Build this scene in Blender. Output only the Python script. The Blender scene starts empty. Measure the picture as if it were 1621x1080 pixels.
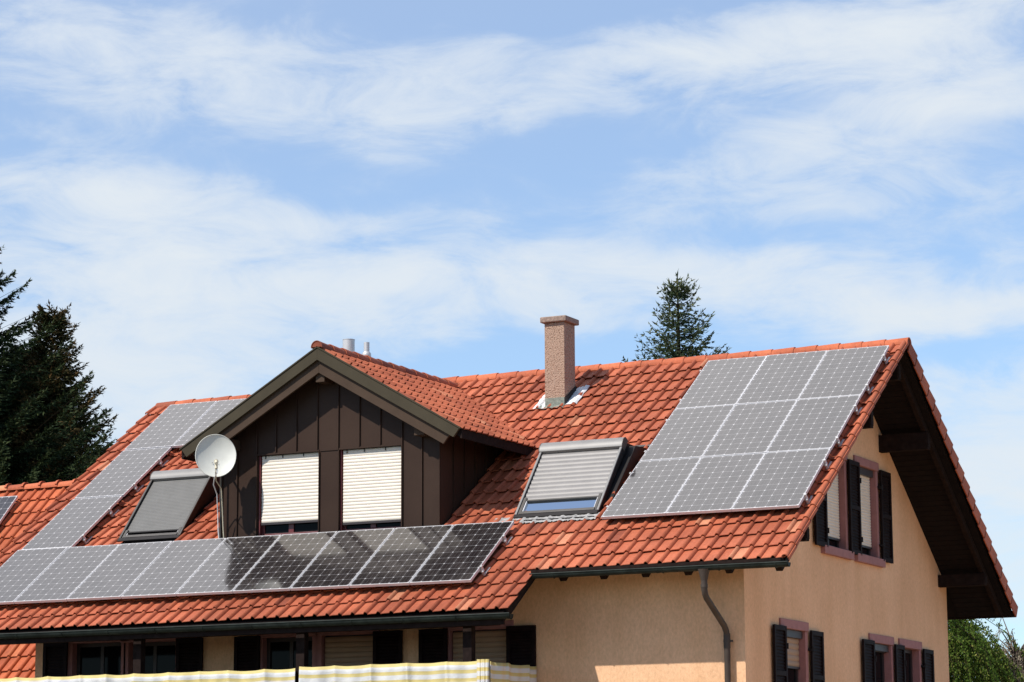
import bpy, math, random
import numpy as np
from mathutils import Vector, Matrix, Euler
random.seed(7); rng = np.random.default_rng(11)
scn = bpy.context.scene
COL = scn.collection
PITCH = math.radians(34.827); CP, SP = math.cos(PITCH), math.sin(PITCH)
ROOF_O = Vector((0, .094, -.135))          # pan surface of the tiles
RIDGE_Y, RIDGE_Z = 4.56, 2.965
GROUND = -5.9

# ------------------------------------------------------------------ materials
def mat(name):
    m = bpy.data.materials.new(name); m.use_nodes = True
    nt = m.node_tree; b = nt.nodes['Principled BSDF']
    return m, nt, b
def N(nt, t, **k):
    n = nt.nodes.new(t)
    for a, v in k.items():
        if a == 'op': n.operation = v
        elif hasattr(n, a): setattr(n, a, v)
    return n
def L(nt, a, b): nt.links.new(a, b)
def math_n(nt, op, a, b=None, c=None, clamp=False):
    n = nt.nodes.new('ShaderNodeMath'); n.operation = op; n.use_clamp = clamp
    for i, v in enumerate((a, b, c)):
        if v is None: continue
        if isinstance(v, (int, float)): n.inputs[i].default_value = v
        else: nt.links.new(v, n.inputs[i])
    return n.outputs[0]
def ramp(nt, fac, stops):
    r = nt.nodes.new('ShaderNodeValToRGB'); e = r.color_ramp.elements
    while len(e) < len(stops): e.new(.5)
    for i, (p, c) in enumerate(stops):
        e[i].position = p; e[i].color = (*c, 1)
    nt.links.new(fac, r.inputs[0]); return r.outputs[0]
def noise(nt, scale, detail=4, vec=None, rough=.55, dist=0.):
    n = nt.nodes.new('ShaderNodeTexNoise'); n.inputs['Scale'].default_value = scale
    n.inputs['Detail'].default_value = detail; n.inputs['Roughness'].default_value = rough
    n.inputs['Distortion'].default_value = dist
    if vec is not None: nt.links.new(vec, n.inputs['Vector'])
    return n
def mix(nt, f, a, b, mode='MIX'):
    n = nt.nodes.new('ShaderNodeMix'); n.data_type = 'RGBA'; n.blend_type = mode
    if isinstance(f, (int, float)): n.inputs[0].default_value = f
    else: nt.links.new(f, n.inputs[0])
    for i, v in ((6, a), (7, b)):
        if isinstance(v, tuple): n.inputs[i].default_value = (*v, 1)
        else: nt.links.new(v, n.inputs[i])
    return n.outputs[2]
def bump(nt, b, h, strength=.3, dist=.01):
    n = nt.nodes.new('ShaderNodeBump'); n.inputs['Strength'].default_value = strength
    n.inputs['Distance'].default_value = dist
    nt.links.new(h, n.inputs['Height']); nt.links.new(n.outputs[0], b.inputs['Normal'])
def objco(nt):
    return nt.nodes.new('ShaderNodeTexCoord').outputs['Object']
def simple(name, col, rough=.6, metal=0., var=.12, scale=6., bmp=0., spec=.5, fine=0.):
    m, nt, b = mat(name); co = objco(nt)
    n = noise(nt, scale, 6, co)
    c1 = tuple(max(0, x*(1-var)) for x in col); c2 = tuple(min(1, x*(1+var)) for x in col)
    r = ramp(nt, n.outputs[0], [(.3, c1), (.7, c2)])
    L(nt, r, b.inputs['Base Color'])
    b.inputs['Roughness'].default_value = rough; b.inputs['Metallic'].default_value = metal
    b.inputs['Specular IOR Level'].default_value = spec
    if bmp:
        n2 = noise(nt, fine or 120, 3, co); bump(nt, b, n2.outputs[0], bmp, .01)
    return m

def make_tile_mat(name, tint=(1, 1, 1)):
    m, nt, b = mat(name); co = objco(nt)
    at = N(nt, 'ShaderNodeAttribute', attribute_name='rnd')
    t = lambda c: tuple(a*bb for a, bb in zip(c, tint))
    base = ramp(nt, at.outputs['Fac'], [(0., t((.25, .062, .030))), (.12, t((.36, .088, .040))), (.5, t((.435, .112, .050))), (.88, t((.485, .138, .064))), (1., t((.58, .24, .13)))])
    big = noise(nt, .9, 5, co, .6)
    dirt = ramp(nt, big.outputs[0], [(.36, (.62, .58, .56)), (.55, (1, 1, 1))])
    c = mix(nt, .75, base, dirt, 'MULTIPLY')
    fine = noise(nt, 26, 5, co, .65)
    f = ramp(nt, fine.outputs[0], [(.3, (.78, .76, .74)), (.6, (1.06, 1.05, 1.04))])
    c = mix(nt, .8, c, f, 'MULTIPLY')
    li = noise(nt, 9, 6, co, .7); l2 = noise(nt, 1.7, 3, co)
    lm = math_n(nt, 'MULTIPLY', ramp(nt, li.outputs[0], [(.62, (0, 0, 0)), (.74, (1, 1, 1))]), ramp(nt, l2.outputs[0], [(.5, (0, 0, 0)), (.7, (1, 1, 1))]))
    c = mix(nt, math_n(nt, 'MULTIPLY', lm, .5), c, (.16, .11, .075))
    mpd = N(nt, 'ShaderNodeMapping'); mpd.inputs['Scale'].default_value = (2.2, .28, .28); L(nt, co, mpd.inputs[0])
    st = noise(nt, 1.4, 6, mpd.outputs[0], .65)
    c = mix(nt, .55, c, ramp(nt, st.outputs[0], [(.34, (.66, .60, .56)), (.52, (1, 1, 1))]), 'MULTIPLY')
    L(nt, c, b.inputs['Base Color']); b.inputs['Roughness'].default_value = .72
    b.inputs['Specular IOR Level'].default_value = .35
    n2 = noise(nt, 90, 4, co); bump(nt, b, n2.outputs[0], .35, .004)
    return m
M = {}
M['tile'] = make_tile_mat('terracotta')
M['tile_orange'] = make_tile_mat('terracotta_orange', (1.1, 1.0, .8))
M['ridge'] = make_tile_mat('terracotta_ridge', (1.16, 1.1, .95))
M['tile_old'] = make_tile_mat('terracotta_worn', (.95, 1.12, 1.2))

def plaster():
    m, nt, b = mat('ochre_plaster'); co = objco(nt)
    mp = N(nt, 'ShaderNodeMapping'); mp.inputs['Scale'].default_value = (1, 1, .55); L(nt, co, mp.inputs[0])
    n1 = noise(nt, 30, 6, mp.outputs[0], .75); n2 = noise(nt, .8, 4, co, .6)
    mp2 = N(nt, 'ShaderNodeMapping'); mp2.inputs['Scale'].default_value = (1.5, 1.5, .3); L(nt, co, mp2.inputs[0])
    n3 = noise(nt, 1.2, 5, mp2.outputs[0], .6)
    c = ramp(nt, n2.outputs[0], [(.3, (.79, .472, .275)), (.7, (.88, .550, .335))])
    c = mix(nt, .6, c, ramp(nt, n1.outputs[0], [(.3, (.72, .69, .65)), (.65, (1.12, 1.11, 1.09))]), 'MULTIPLY')
    c = mix(nt, .5, c, ramp(nt, n3.outputs[0], [(.35, (.86, .83, .8)), (.6, (1, 1, 1))]), 'MULTIPLY')
    mp4 = N(nt, 'ShaderNodeMapping'); mp4.inputs['Scale'].default_value = (1.3, 1.3, .16); L(nt, co, mp4.inputs[0])
    n4 = noise(nt, 1.6, 6, mp4.outputs[0], .65)
    c = mix(nt, .35, c, ramp(nt, n4.outputs[0], [(.36, (.84, .79, .73)), (.6, (1, 1, 1))]), 'MULTIPLY')
    L(nt, c, b.inputs['Base Color']); b.inputs['Roughness'].default_value = .93
    b.inputs['Specular IOR Level'].default_value = .2
    bump(nt, b, n1.outputs[0], .9, .012)
    return m
M['plaster'] = plaster()
def pebble():
    m, nt, b = mat('pebble_render'); co = objco(nt)
    v = N(nt, 'ShaderNodeTexVoronoi'); v.inputs['Scale'].default_value = 55; L(nt, co, v.inputs[0])
    n1 = noise(nt, 40, 4, co, .7)
    c = ramp(nt, v.outputs['Distance'], [(.1, (.45, .315, .235)), (.6, (.385, .255, .185)), (.85, (.21, .12, .08))])
    c = mix(nt, .7, c, ramp(nt, n1.outputs[0], [(.3, (.7, .68, .66)), (.65, (1.15, 1.12, 1.1))]), 'MULTIPLY')
    L(nt, c, b.inputs['Base Color']); b.inputs['Roughness'].default_value = .95
    bump(nt, b, math_n(nt, 'SUBTRACT', 1., v.outputs['Distance']), .8, .012)
    return m
M['pebble'] = pebble()
M['concrete'] = simple('weathered_concrete', (.27, .19, .15), .9, var=.35, scale=25, bmp=.6, fine=60)
def cladding():
    m, nt, b = mat('brown_sheet_metal'); co = objco(nt)
    n = noise(nt, 1.3, 4, co); n2 = noise(nt, 30, 4, co)
    c = ramp(nt, n.outputs[0], [(.3, (.033, .0180, .0125)), (.7, (.047, .0270, .0185))])
    c = mix(nt, .4, c, ramp(nt, n2.outputs[0], [(.3, (.8, .8, .8)), (.7, (1.1, 1.1, 1.1))]), 'MULTIPLY')
    L(nt, c, b.inputs['Base Color']); b.inputs['Roughness'].default_value = .5
    b.inputs['Metallic'].default_value = 0.; b.inputs['Specular IOR Level'].default_value = .12
    bump(nt, b, n.outputs[0], .12, .02)
    return m
M['clad'] = cladding()
M['fascia'] = simple('olive_brown_sheet', (.056, .045, .028), .6, spec=.12, var=.12, scale=3)
M['fascia2'] = simple('brown_sheet_inner', (.066, .042, .028), .6, spec=.12, var=.12, scale=3)
M['darkwood'] = simple('dark_stained_wood', (.017, .0105, .009), .85, var=.35, scale=12, spec=.08, bmp=.3)
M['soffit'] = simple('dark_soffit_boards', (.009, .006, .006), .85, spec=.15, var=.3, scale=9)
def louver():
    return simple('dark_shutter_paint', (.011, .005, .005), .65, var=.4, scale=8, spec=.1)
M['shutter'] = louver()
M['pink'] = simple('dusky_pink_stone', (.33, .15, .14), .85, var=.1, scale=10, bmp=.3, fine=90)
M['blind_w'] = simple('cream_roller_shutter', (.73, .645, .54), .5, var=.03, scale=4)
M['blind_g'] = simple('grey_roller_shutter', (.62, .60, .57), .6, var=.06, scale=4)
M['blind_b'] = simple('beige_roller_shutter', (.34, .22, .14), .6, var=.06, scale=4)
M['redframe'] = simple('oxblood_window_frame', (.13, .022, .022), .4, var=.15)
M['darkframe'] = simple('dark_window_frame', (.03, .02, .02), .5, var=.15)
M['gutter'] = simple('aged_dark_gutter', (.022, .028, .024), .6, 0., spec=.15, var=.4, scale=7)
M['pipe'] = simple('brown_grey_downpipe', (.062, .047, .038), .6, 0., spec=.25, var=.2, scale=5)
M['skymetal'] = simple('grey_beige_aluminium', (.21, .20, .19), .5, .1, var=.08, scale=5)
M['skyslat'] = simple('skylight_slat_aluminium', (.205, .19, .18), .5, .05, var=.08, scale=5)
M['skyslat2'] = simple('skylight_dull_slats', (.125, .120, .113), .65, .0, var=.08, scale=5)
M['skydark'] = simple('skylight_dark_cladding', (.012, .009, .009), .6, 0, var=.25, spec=.25, scale=5)
M['skyframe'] = simple('skylight_grey_frame', (.07, .062, .055), .5, .2, var=.15, scale=5)
M['lead'] = simple('pale_lead_flashing', (.30, .285, .27), .75, 0, var=.4, scale=18, bmp=.8, fine=35)
M['leadwhite'] = simple('white_weathered_lead', (.66, .66, .66), .65, var=.2, scale=22, bmp=.8, fine=35)
M['leadgreen'] = simple('green_grey_flashing', (.20, .22, .18), .6, .1, var=.3, scale=18, bmp=.4, fine=35)
M['alu'] = simple('anodised_aluminium', (.62, .60, .60), .45, .2, var=.05, scale=5)
M['steel'] = simple('brushed_steel', (.58, .56, .54), .4, .35, var=.06, scale=5)
M['dish'] = simple('offwhite_dish_paint', (.62, .61, .55), .5, var=.06, scale=5)
M['beige'] = simple('beige_cable', (.62, .55, .40), .6, var=.1)
M['twig'] = simple('dark_twigs', (.022, .016, .011), .95, var=.3, scale=12, spec=.05)
M['bark'] = simple('tree_bark', (.10, .07, .05), .95, var=.3, scale=12)
M['white'] = simple('white_plastic', (.75, .75, .75), .5, var=.05)
def glass(name, col, rough, spec=.5, metal=0., ior=1.5):
    m, nt, b = mat(name); b.inputs['Base Color'].default_value = (*col, 1)
    b.inputs['Roughness'].default_value = rough; b.inputs['IOR'].default_value = ior
    b.inputs['Metallic'].default_value = metal; b.inputs['Specular IOR Level'].default_value = spec
    return m
M['glass'] = glass('window_glass', (.005, .005, .006), .05, ior=1.14)
M['skyglass'] = glass('coated_skylight_glass', (.72, .80, .86), .05, metal=1.)
def pv():
    m, nt, b = mat('photovoltaic_cells')
    uv = N(nt, 'ShaderNodeUVMap', uv_map='UVMap'); s = N(nt, 'ShaderNodeSeparateXYZ'); L(nt, uv.outputs[0], s.inputs[0])
    U = math_n(nt, 'MULTIPLY', s.outputs[0], 6.); V = math_n(nt, 'MULTIPLY', s.outputs[1], 10.)
    fu = math_n(nt, 'ABSOLUTE', math_n(nt, 'SUBTRACT', math_n(nt, 'FRACT', U), .5))
    fv = math_n(nt, 'ABSOLUTE', math_n(nt, 'SUBTRACT', math_n(nt, 'FRACT', V), .5))
    ln = math_n(nt, 'MAXIMUM', math_n(nt, 'GREATER_THAN', fu, .479), math_n(nt, 'GREATER_THAN', fv, .479))
    dia = math_n(nt, 'GREATER_THAN', math_n(nt, 'ADD', fu, fv), .90)
    back = math_n(nt, 'MAXIMUM', ln, dia)
    # busbars along the panel's long side
    f3 = math_n(nt, 'ABSOLUTE', math_n(nt, 'SUBTRACT', math_n(nt, 'FRACT', math_n(nt, 'ADD', math_n(nt, 'MULTIPLY', U, 3.), .0)), .5))
    bus = math_n(nt, 'LESS_THAN', f3, .05)
    oi = N(nt, 'ShaderNodeObjectInfo')
    cid = N(nt, 'ShaderNodeCombineXYZ'); L(nt, math_n(nt, 'FLOOR', U), cid.inputs[0]); L(nt, math_n(nt, 'FLOOR', V), cid.inputs[1])
    L(nt, math_n(nt, 'MULTIPLY', oi.outputs['Random'], 50.), cid.inputs[2])
    wn = N(nt, 'ShaderNodeTexWhiteNoise', noise_dimensions='3D'); L(nt, cid.outputs[0], wn.inputs[0])
    cell = ramp(nt, wn.outputs['Value'], [(0., (.009, .006, .006)), (1., (.015, .011, .011))])
    c = mix(nt, math_n(nt, 'MULTIPLY', bus, .5), cell, (.09, .08, .08))
    c = mix(nt, math_n(nt, 'MAXIMUM', math_n(nt, 'MULTIPLY', ln, .36), dia), c, (.44, .42, .42))
    co = objco(nt); dn = noise(nt, 3.5, 6, co, .65)
    c = mix(nt, ramp(nt, dn.outputs[0], [(.35, (.0, .0, .0)), (.75, (.06, .06, .06))]), c, (.32, .28, .25))
    L(nt, c, b.inputs['Base Color'])
    b.inputs['Roughness'].default_value = .6; b.inputs['Specular IOR Level'].default_value = .05
    b.inputs['Coat Weight'].default_value = 1.; b.inputs['Coat IOR'].default_value = 1.8
    n3 = noise(nt, 1.2, 3, co)
    L(nt, math_n(nt, 'MULTIPLY_ADD', n3.outputs[0], .06, .07), b.inputs['Coat Roughness'])
    return m
M['pv'] = pv()
def fabric():
    m, nt, b = mat('striped_awning_cloth'); co = objco(nt)
    s = N(nt, 'ShaderNodeUVMap', uv_map='UVMap'); sp = N(nt, 'ShaderNodeSeparateXYZ'); L(nt, s.outputs[0], sp.inputs[0])
    v = math_n(nt, 'FRACT', math_n(nt, 'DIVIDE', sp.outputs[1], .115))
    c = ramp(nt, v, [(0., (.72, .59, .24)), (.38, (.77, .64, .28)), (.42, (.76, .75, .74)), (.60, (.78, .77, .76)), (.94, (.76, .75, .74)), (.99, (.74, .60, .24))])
    n = noise(nt, 4, 4, co); c = mix(nt, .5, c, ramp(nt, n.outputs[0], [(.3, (.85, .84, .82)), (.7, (1, 1, 1))]), 'MULTIPLY')
    L(nt, c, b.inputs['Base Color']); b.inputs['Roughness'].default_value = .85
    b.inputs['Subsurface Weight'].default_value = 0.
    tr = N(nt, 'ShaderNodeBsdfTranslucent'); L(nt, c, tr.inputs[0])
    ms = N(nt, 'ShaderNodeMixShader'); ms.inputs[0].default_value = .25
    L(nt, b.outputs[0], ms.inputs[1]); L(nt, tr.outputs[0], ms.inputs[2])
    out = [x for x in nt.nodes if x.type == 'OUTPUT_MATERIAL'][0]; L(nt, ms.outputs[0], out.inputs[0])
    n2 = noise(nt, 14, 3, co); bump(nt, b, n2.outputs[0], .4, .02)
    return m
M['fabric'] = fabric()
def leaf(name, c1, c2, c3, trans=.25):
    m, nt, b = mat(name); at = N(nt, 'ShaderNodeAttribute', attribute_name='rnd')
    c = ramp(nt, at.outputs['Fac'], [(0., c1), (.6, c2), (1., c3)])
    L(nt, c, b.inputs['Base Color']); b.inputs['Roughness'].default_value = .7
    b.inputs['Specular IOR Level'].default_value = .12
    if trans:
        tr = N(nt, 'ShaderNodeBsdfTranslucent'); L(nt, c, tr.inputs[0])
        ms = N(nt, 'ShaderNodeMixShader'); ms.inputs[0].default_value = trans
        L(nt, b.outputs[0], ms.inputs[1]); L(nt, tr.outputs[0], ms.inputs[2])
        out = [x for x in nt.nodes if x.type == 'OUTPUT_MATERIAL'][0]; L(nt, ms.outputs[0], out.inputs[0])
    return m
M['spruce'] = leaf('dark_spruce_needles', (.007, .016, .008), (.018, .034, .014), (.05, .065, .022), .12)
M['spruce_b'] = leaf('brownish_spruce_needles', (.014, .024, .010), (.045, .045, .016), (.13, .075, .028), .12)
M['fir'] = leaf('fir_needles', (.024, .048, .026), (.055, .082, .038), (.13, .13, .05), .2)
M['willow'] = leaf('willow_leaves', (.028, .065, .010), (.12, .19, .03), (.30, .30, .08), .45)
M['blossom'] = leaf('pale_shrub_leaves', (.20, .19, .12), (.32, .28, .2), (.42, .35, .28), .3)
def grass():
    m, nt, b = mat('lawn'); co = objco(nt); n = noise(nt, .6, 6, co); n2 = noise(nt, 30, 4, co)
    c = ramp(nt, n.outputs[0], [(.3, (.07, .065, .028)), (.7, (.13, .10, .05))])
    c = mix(nt, .6, c, ramp(nt, n2.outputs[0], [(.3, (.6, .6, .6)), (.7, (1.2, 1.2, 1.2))]), 'MULTIPLY')
    L(nt, c, b.inputs['Base Color']); b.inputs['Roughness'].default_value = .95; bump(nt, b, n2.outputs[0], .6, .05)
    return m
M['grass'] = grass()
M['bounce_paving'] = simple('warm_bounce_paving', (.52, .33, .19), .9, var=.12, scale=4, bmp=.4, fine=40)  # warm tint chosen to bounce light onto the shaded gable

# ------------------------------------------------------------------ mesh helpers
class MB:
    def __init__(s): s.v = []; s.f = []; s.r = []; s.uv = {}; s.smooth = False
    def quad(s, a, b, c, d, r=0.):
        n = len(s.v); s.v += [tuple(a), tuple(b), tuple(c), tuple(d)]; s.f.append((n, n+1, n+2, n+3)); s.r.append(r)
    def poly(s, pts, r=0.):
        n = len(s.v); s.v += [tuple(p) for p in pts]; s.f.append(tuple(range(n, n+len(pts)))); s.r.append(r)
    def obox(s, o, ax, ay, az, r=0.):
        o, ax, ay, az = map(Vector, (o, ax, ay, az)); n = len(s.v)
        for k in (0, 1):
            for j in (0, 1):
                for i in (0, 1): s.v.append(tuple(o + ax*i + ay*j + az*k))
        for q in ((0,2,3,1), (4,5,7,6), (0,1,5,4), (2,6,7,3), (0,4,6,2), (1,3,7,5)):
            s.f.append(tuple(n+i for i in q)); s.r.append(r)
    def box(s, a, b, r=0.):
        s.obox(a, (b[0]-a[0], 0, 0), (0, b[1]-a[1], 0), (0, 0, b[2]-a[2]), r)
    def prism(s, pts, ext, r=0.):
        """closed solid: polygon pts extruded by vector ext"""
        ext = Vector(ext); n = len(s.v); k = len(pts)
        s.v += [tuple(p) for p in pts] + [tuple(Vector(p)+ext) for p in pts]
        s.f.append(tuple(range(n, n+k))); s.f.append(tuple(range(n+2*k-1, n+k-1, -1)))
        for i in range(k):
            j = (i+1) % k; s.f.append((n+j, n+i, n+k+i, n+k+j))
        s.r += [r]*(k+2)
    def tube(s, path, rad, seg=10, cap=True, r=0.):
        path = [Vector(p) for p in path]; rings = []
        if not isinstance(rad, (list, tuple)): rad = [rad]*len(path)
        prev = None
        for i, p in enumerate(path):
            d = (path[min(i+1, len(path)-1)] - path[max(i-1, 0)]).normalized()
            if prev is None:
                a = d.orthogonal().normalized()
            else:
                a = (prev - d*prev.dot(d)).normalized()
            prev = a; b = d.cross(a); n = len(s.v)
            for k in range(seg):
                t = 2*math.pi*k/seg; s.v.append(tuple(p + (a*math.cos(t) + b*math.sin(t))*rad[i]))
            rings.append(n)
        for i in range(len(rings)-1):
            for k in range(seg):
                k2 = (k+1) % seg; s.f.append((rings[i]+k, rings[i]+k2, rings[i+1]+k2, rings[i+1]+k)); s.r.append(r)
        if cap:
            s.f.append(tuple(rings[0]+k for k in reversed(range(seg)))); s.f.append(tuple(rings[-1]+k for k in range(seg))); s.r += [r, r]
    def add(s, verts, faces, r):
        n = len(s.v); s.v += [tuple(x) for x in verts]; s.f += [tuple(n+i for i in f) for f in faces]; s.r += list(r) if hasattr(r, '__len__') else [r]*len(faces)
OFF = {}
def build(mb, name, m, parent=None, smooth=False, bevel=0., label=None, rnd=False, uv=None, angle=40, recalc=False):
    v = np.asarray(mb.v, dtype=float).reshape(-1, 3)
    off = OFF.get(parent.name_full if parent else None)
    if off is not None: v = v - off
    me = bpy.data.meshes.new(name); me.from_pydata(v.tolist(), [], mb.f)
    if recalc:
        import bmesh
        bm = bmesh.new(); bm.from_mesh(me); bmesh.ops.recalc_face_normals(bm, faces=bm.faces); bm.to_mesh(me); bm.free()
    if rnd:
        a = me.attributes.new('rnd', 'FLOAT', 'FACE'); a.data.foreach_set('value', np.array(mb.r, dtype=np.float32))
    if uv is not None:
        l = me.uv_layers.new(name='UVMap'); l.data.foreach_set('uv', np.array(uv, dtype=np.float32).ravel())
    me.materials.append(m); o = bpy.data.objects.new(name, me); COL.objects.link(o)
    if smooth:
        me.shade_smooth()
        if angle: me.set_sharp_from_angle(angle=math.radians(angle))
    if bevel:
        md = o.modifiers.new('bevel', 'BEVEL'); md.width = bevel; md.segments = 2; md.limit_method = 'ANGLE'
    if parent is not None:
        o.parent = parent; OFF[o.name_full] = off if off is not None else np.zeros(3)
    if label: o['label'] = label
    return o
def thing(name, label, cat, loc=(0, 0, 0), group=None):
    o = bpy.data.objects.new(name, None); COL.objects.link(o); o.location = loc
    o.empty_display_size = .2
    o['label'] = label; o['category'] = cat
    if group: o['group'] = group
    OFF[o.name_full] = np.array(loc, dtype=float)
    return o
def tag(o, label, cat, group=None):
    o['label'] = label; o['category'] = cat
    if group: o['group'] = group
    return o
def structure(o): o['kind'] = 'structure'; return o

# ------------------------------------------------------------------ roof tiles
TW, TG = .2055, .345
PU = np.array([0, .04, .09, .16, .235, .295, .325, .335, .40, .60, .85, 1.])
PZ = np.array([.004, .014, .030, .037, .032, .016, -.004, -.009, -.003, .000, .002, .004])
def tile_field(mb, O, U, S, Nn, u0, cols, s_rows, keep=None, w=TW, g=TG, colshift=0., rbias=0.):
    O, U, S, Nn = [np.array(a, dtype=float) for a in (O, U, S, Nn)]
    K = len(PU)
    base = np.clip(rng.normal(.5, .15, (cols, len(s_rows))), 0, 1)
    odd = rng.random((cols, len(s_rows)))
    base = np.where(odd < .03, rng.random(base.shape)*.12, base); base = np.where(odd > .975, .9+.1*rng.random(base.shape), base)
    for j, s0 in enumerate(s_rows):
        for i in range(cols):
            uc = u0 + (i+.5)*w; sc_ = s0 + g/2
            if keep is not None and not keep(O + U*uc + S*sc_): continue
            jit = rng.normal(0, .0016); lift = .031 + rng.normal(0, .002); sj = rng.normal(0, .003)
            pts = []
            tw = rng.normal(0, .0012)
            for (sv, lf, th) in ((s0+sj, lift, 0), (s0+sj+.006, lift+.004, 0), (s0+g+.05, -.004, 0)):
                for k in range(K):
                    u = u0 + i*w + PU[k]*w*1.0 + tw*(k/K); z = PZ[k] + lf + jit + (PU[k]-.5)*tw*2
                    if sv == s0+sj: z -= .003
                    pts.append(O + U*u + S*sv + Nn*z)
            for k in range(K):   # lip bottom
                u = u0 + i*w + PU[k]*w; z = PZ[k] + lift + jit - .011 - (.004 if PZ[k] > .01 else 0)
                pts.append(O + U*u + S*(s0+sj+.002) + Nn*z)
            for k in range(K):   # underside a little way in
                u = u0 + i*w + PU[k]*w; z = PZ[k] + lift + jit - .013 - (.004 if PZ[k] > .01 else 0)
                pts.append(O + U*u + S*(s0+sj+.05) + Nn*z)
            F = []
            for a, b in ((0, 1), (1, 2), (3, 0), (4, 3)):
                for k in range(K-1): F.append((a*K+k, a*K+k+1, b*K+k+1, b*K+k))
            F.append((0, K, 2*K, 3*K)); F.append((K-1, 4*K-1, 3*K-1, 2*K-1))
            mb.add(pts, F, float(np.clip(base[i, j]+rbias, 0, 1)))
def half_round(mb, p0, p1, r0, r1, up, a0=-10, a1=190, seg=12, th=.012, rv=.5):
    """a half-round clay tile from p0 to p1, with thickness"""
    p0, p1, up = Vector(p0), Vector(p1), Vector(up).normalized(); d = (p1-p0).normalized(); side = up.cross(d).normalized()
    n = len(mb.v)
    for (p, r) in ((p0, r0), (p1, r1)):
        for rr in (r, r-th):
            for k in range(seg+1):
                t = math.radians(a0 + (a1-a0)*k/seg); mb.v.append(tuple(p + side*math.cos(t)*rr + up*math.sin(t)*rr))
    K = seg+1
    for k in range(seg):
        for f in ((k, k+1, 2*K+k+1, 2*K+k), (K+k+1, K+k, 3*K+k, 3*K+k+1), (k+1, k, K+k, K+k+1), (2*K+k, 2*K+k+1, 3*K+k+1, 3*K+k)):
            mb.f.append(tuple(n+i for i in f)); mb.r.append(rv)
    for f in ((0, 2*K, 3*K, K), (K-1, 2*K-1, 4*K-1, 3*K-1)):
        mb.f.append(tuple(n+i for i in f)); mb.r.append(rv)
def slope_pt(x, s, h=0.):
    return Vector((x, ROOF_O.y + s*CP - h*SP, ROOF_O.z + s*SP + h*CP))
def back_pt(x, s, h=0.):
    p = slope_pt(x, s, h); p.y = 2*RIDGE_Y - p.y; return p

# ------------------------------------------------------------------ the house
house = thing('house', 'ochre plastered house with steep red tiled roof, brown gabled dormer and chimney', 'house', (-6.7, 4.5, GROUND))
XR, XL = .12, .12-67*TW          # rake lines of the tiles
roof = None
S_ROWS_UP = [-2.215 + TG*k for k in range(3, 22)]
S_ROWS_LO = [-2.215 + TG*k for k in range(0, 3)]
mb = MB()
fr = ((0, ROOF_O.y, ROOF_O.z), (1, 0, 0), (0, CP, SP), (0, -SP, CP))
def keep_main(p):       # leave out tiles where the big dormer's body stands on the roof
    if -9.40 < p[0] < -5.72 and .10 < p[1] < 3.4 and p[2] < 2.79 - abs(p[0]+7.55)*.574 - .28: return False
    if -11.45 < p[0] < -10.35 and .30 < p[1] < 1.75: return False
    if -4.50 < p[0] < -3.2 and .30 < p[1] < 1.75: return False
    return True
tile_field(mb, *fr, XL, 67, S_ROWS_UP, keep_main)
tile_field(mb, *fr, XL, 49, S_ROWS_LO)
# under-roof body (battens and felt) as one slab, with the lower piece
deck = MB()
def slab(mb, x0, x1, s0, s1, h0, h1, pt=slope_pt):
    mb.prism([pt(x0, s0, h0), pt(x0, s1, h0), pt(x0, s1, h1), pt(x0, s0, h1)], (x1-x0, 0, 0))
xlo = XL + 49*TW
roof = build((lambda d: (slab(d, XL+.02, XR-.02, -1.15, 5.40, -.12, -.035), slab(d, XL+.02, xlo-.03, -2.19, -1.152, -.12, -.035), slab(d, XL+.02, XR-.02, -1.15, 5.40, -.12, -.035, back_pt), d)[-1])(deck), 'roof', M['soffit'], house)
build(mb, 'front_tiles', M['tile'], roof, rnd=True, smooth=True, angle=35)
mb = MB()
bk = ((0, 2*RIDGE_Y-ROOF_O.y, ROOF_O.z), (-1, 0, 0), (0, -CP, SP), (0, SP, CP))
tile_field(mb, *bk, -XR, 67, S_ROWS_UP)
build(mb, 'rear_tiles', M['tile'], roof, rnd=True, smooth=True, angle=35)
# ridge caps
mb = MB(); x = XR + .06; k = 0
while x - .30 > XL:
    lenx = .372; r = .103
    half_round(mb, (x, RIDGE_Y, RIDGE_Z-.035+random.gauss(0, .002)), (max(x-lenx-.03, XL-.03), RIDGE_Y, RIDGE_Z-.045), r, r-.006, (0, 0, 1), -5, 185, rv=float(np.clip(random.gauss(.5, .22), 0, 1)))
    x -= lenx; k += 1
build(mb, 'ridge_tiles', M['ridge'], roof, rnd=True, smooth=True, angle=50)
# closed end of the ridge at the gable
mb = MB()
pts = [(XR+.045, RIDGE_Y+math.cos(t)*.098, RIDGE_Z-.035+math.sin(t)*.098) for t in [math.pi*k/12 for k in range(13)]]
mb.prism(pts, (-.03, 0, 0)); build(mb, 'ridge_end_disc', M['tile'], roof, rnd=True)
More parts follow.
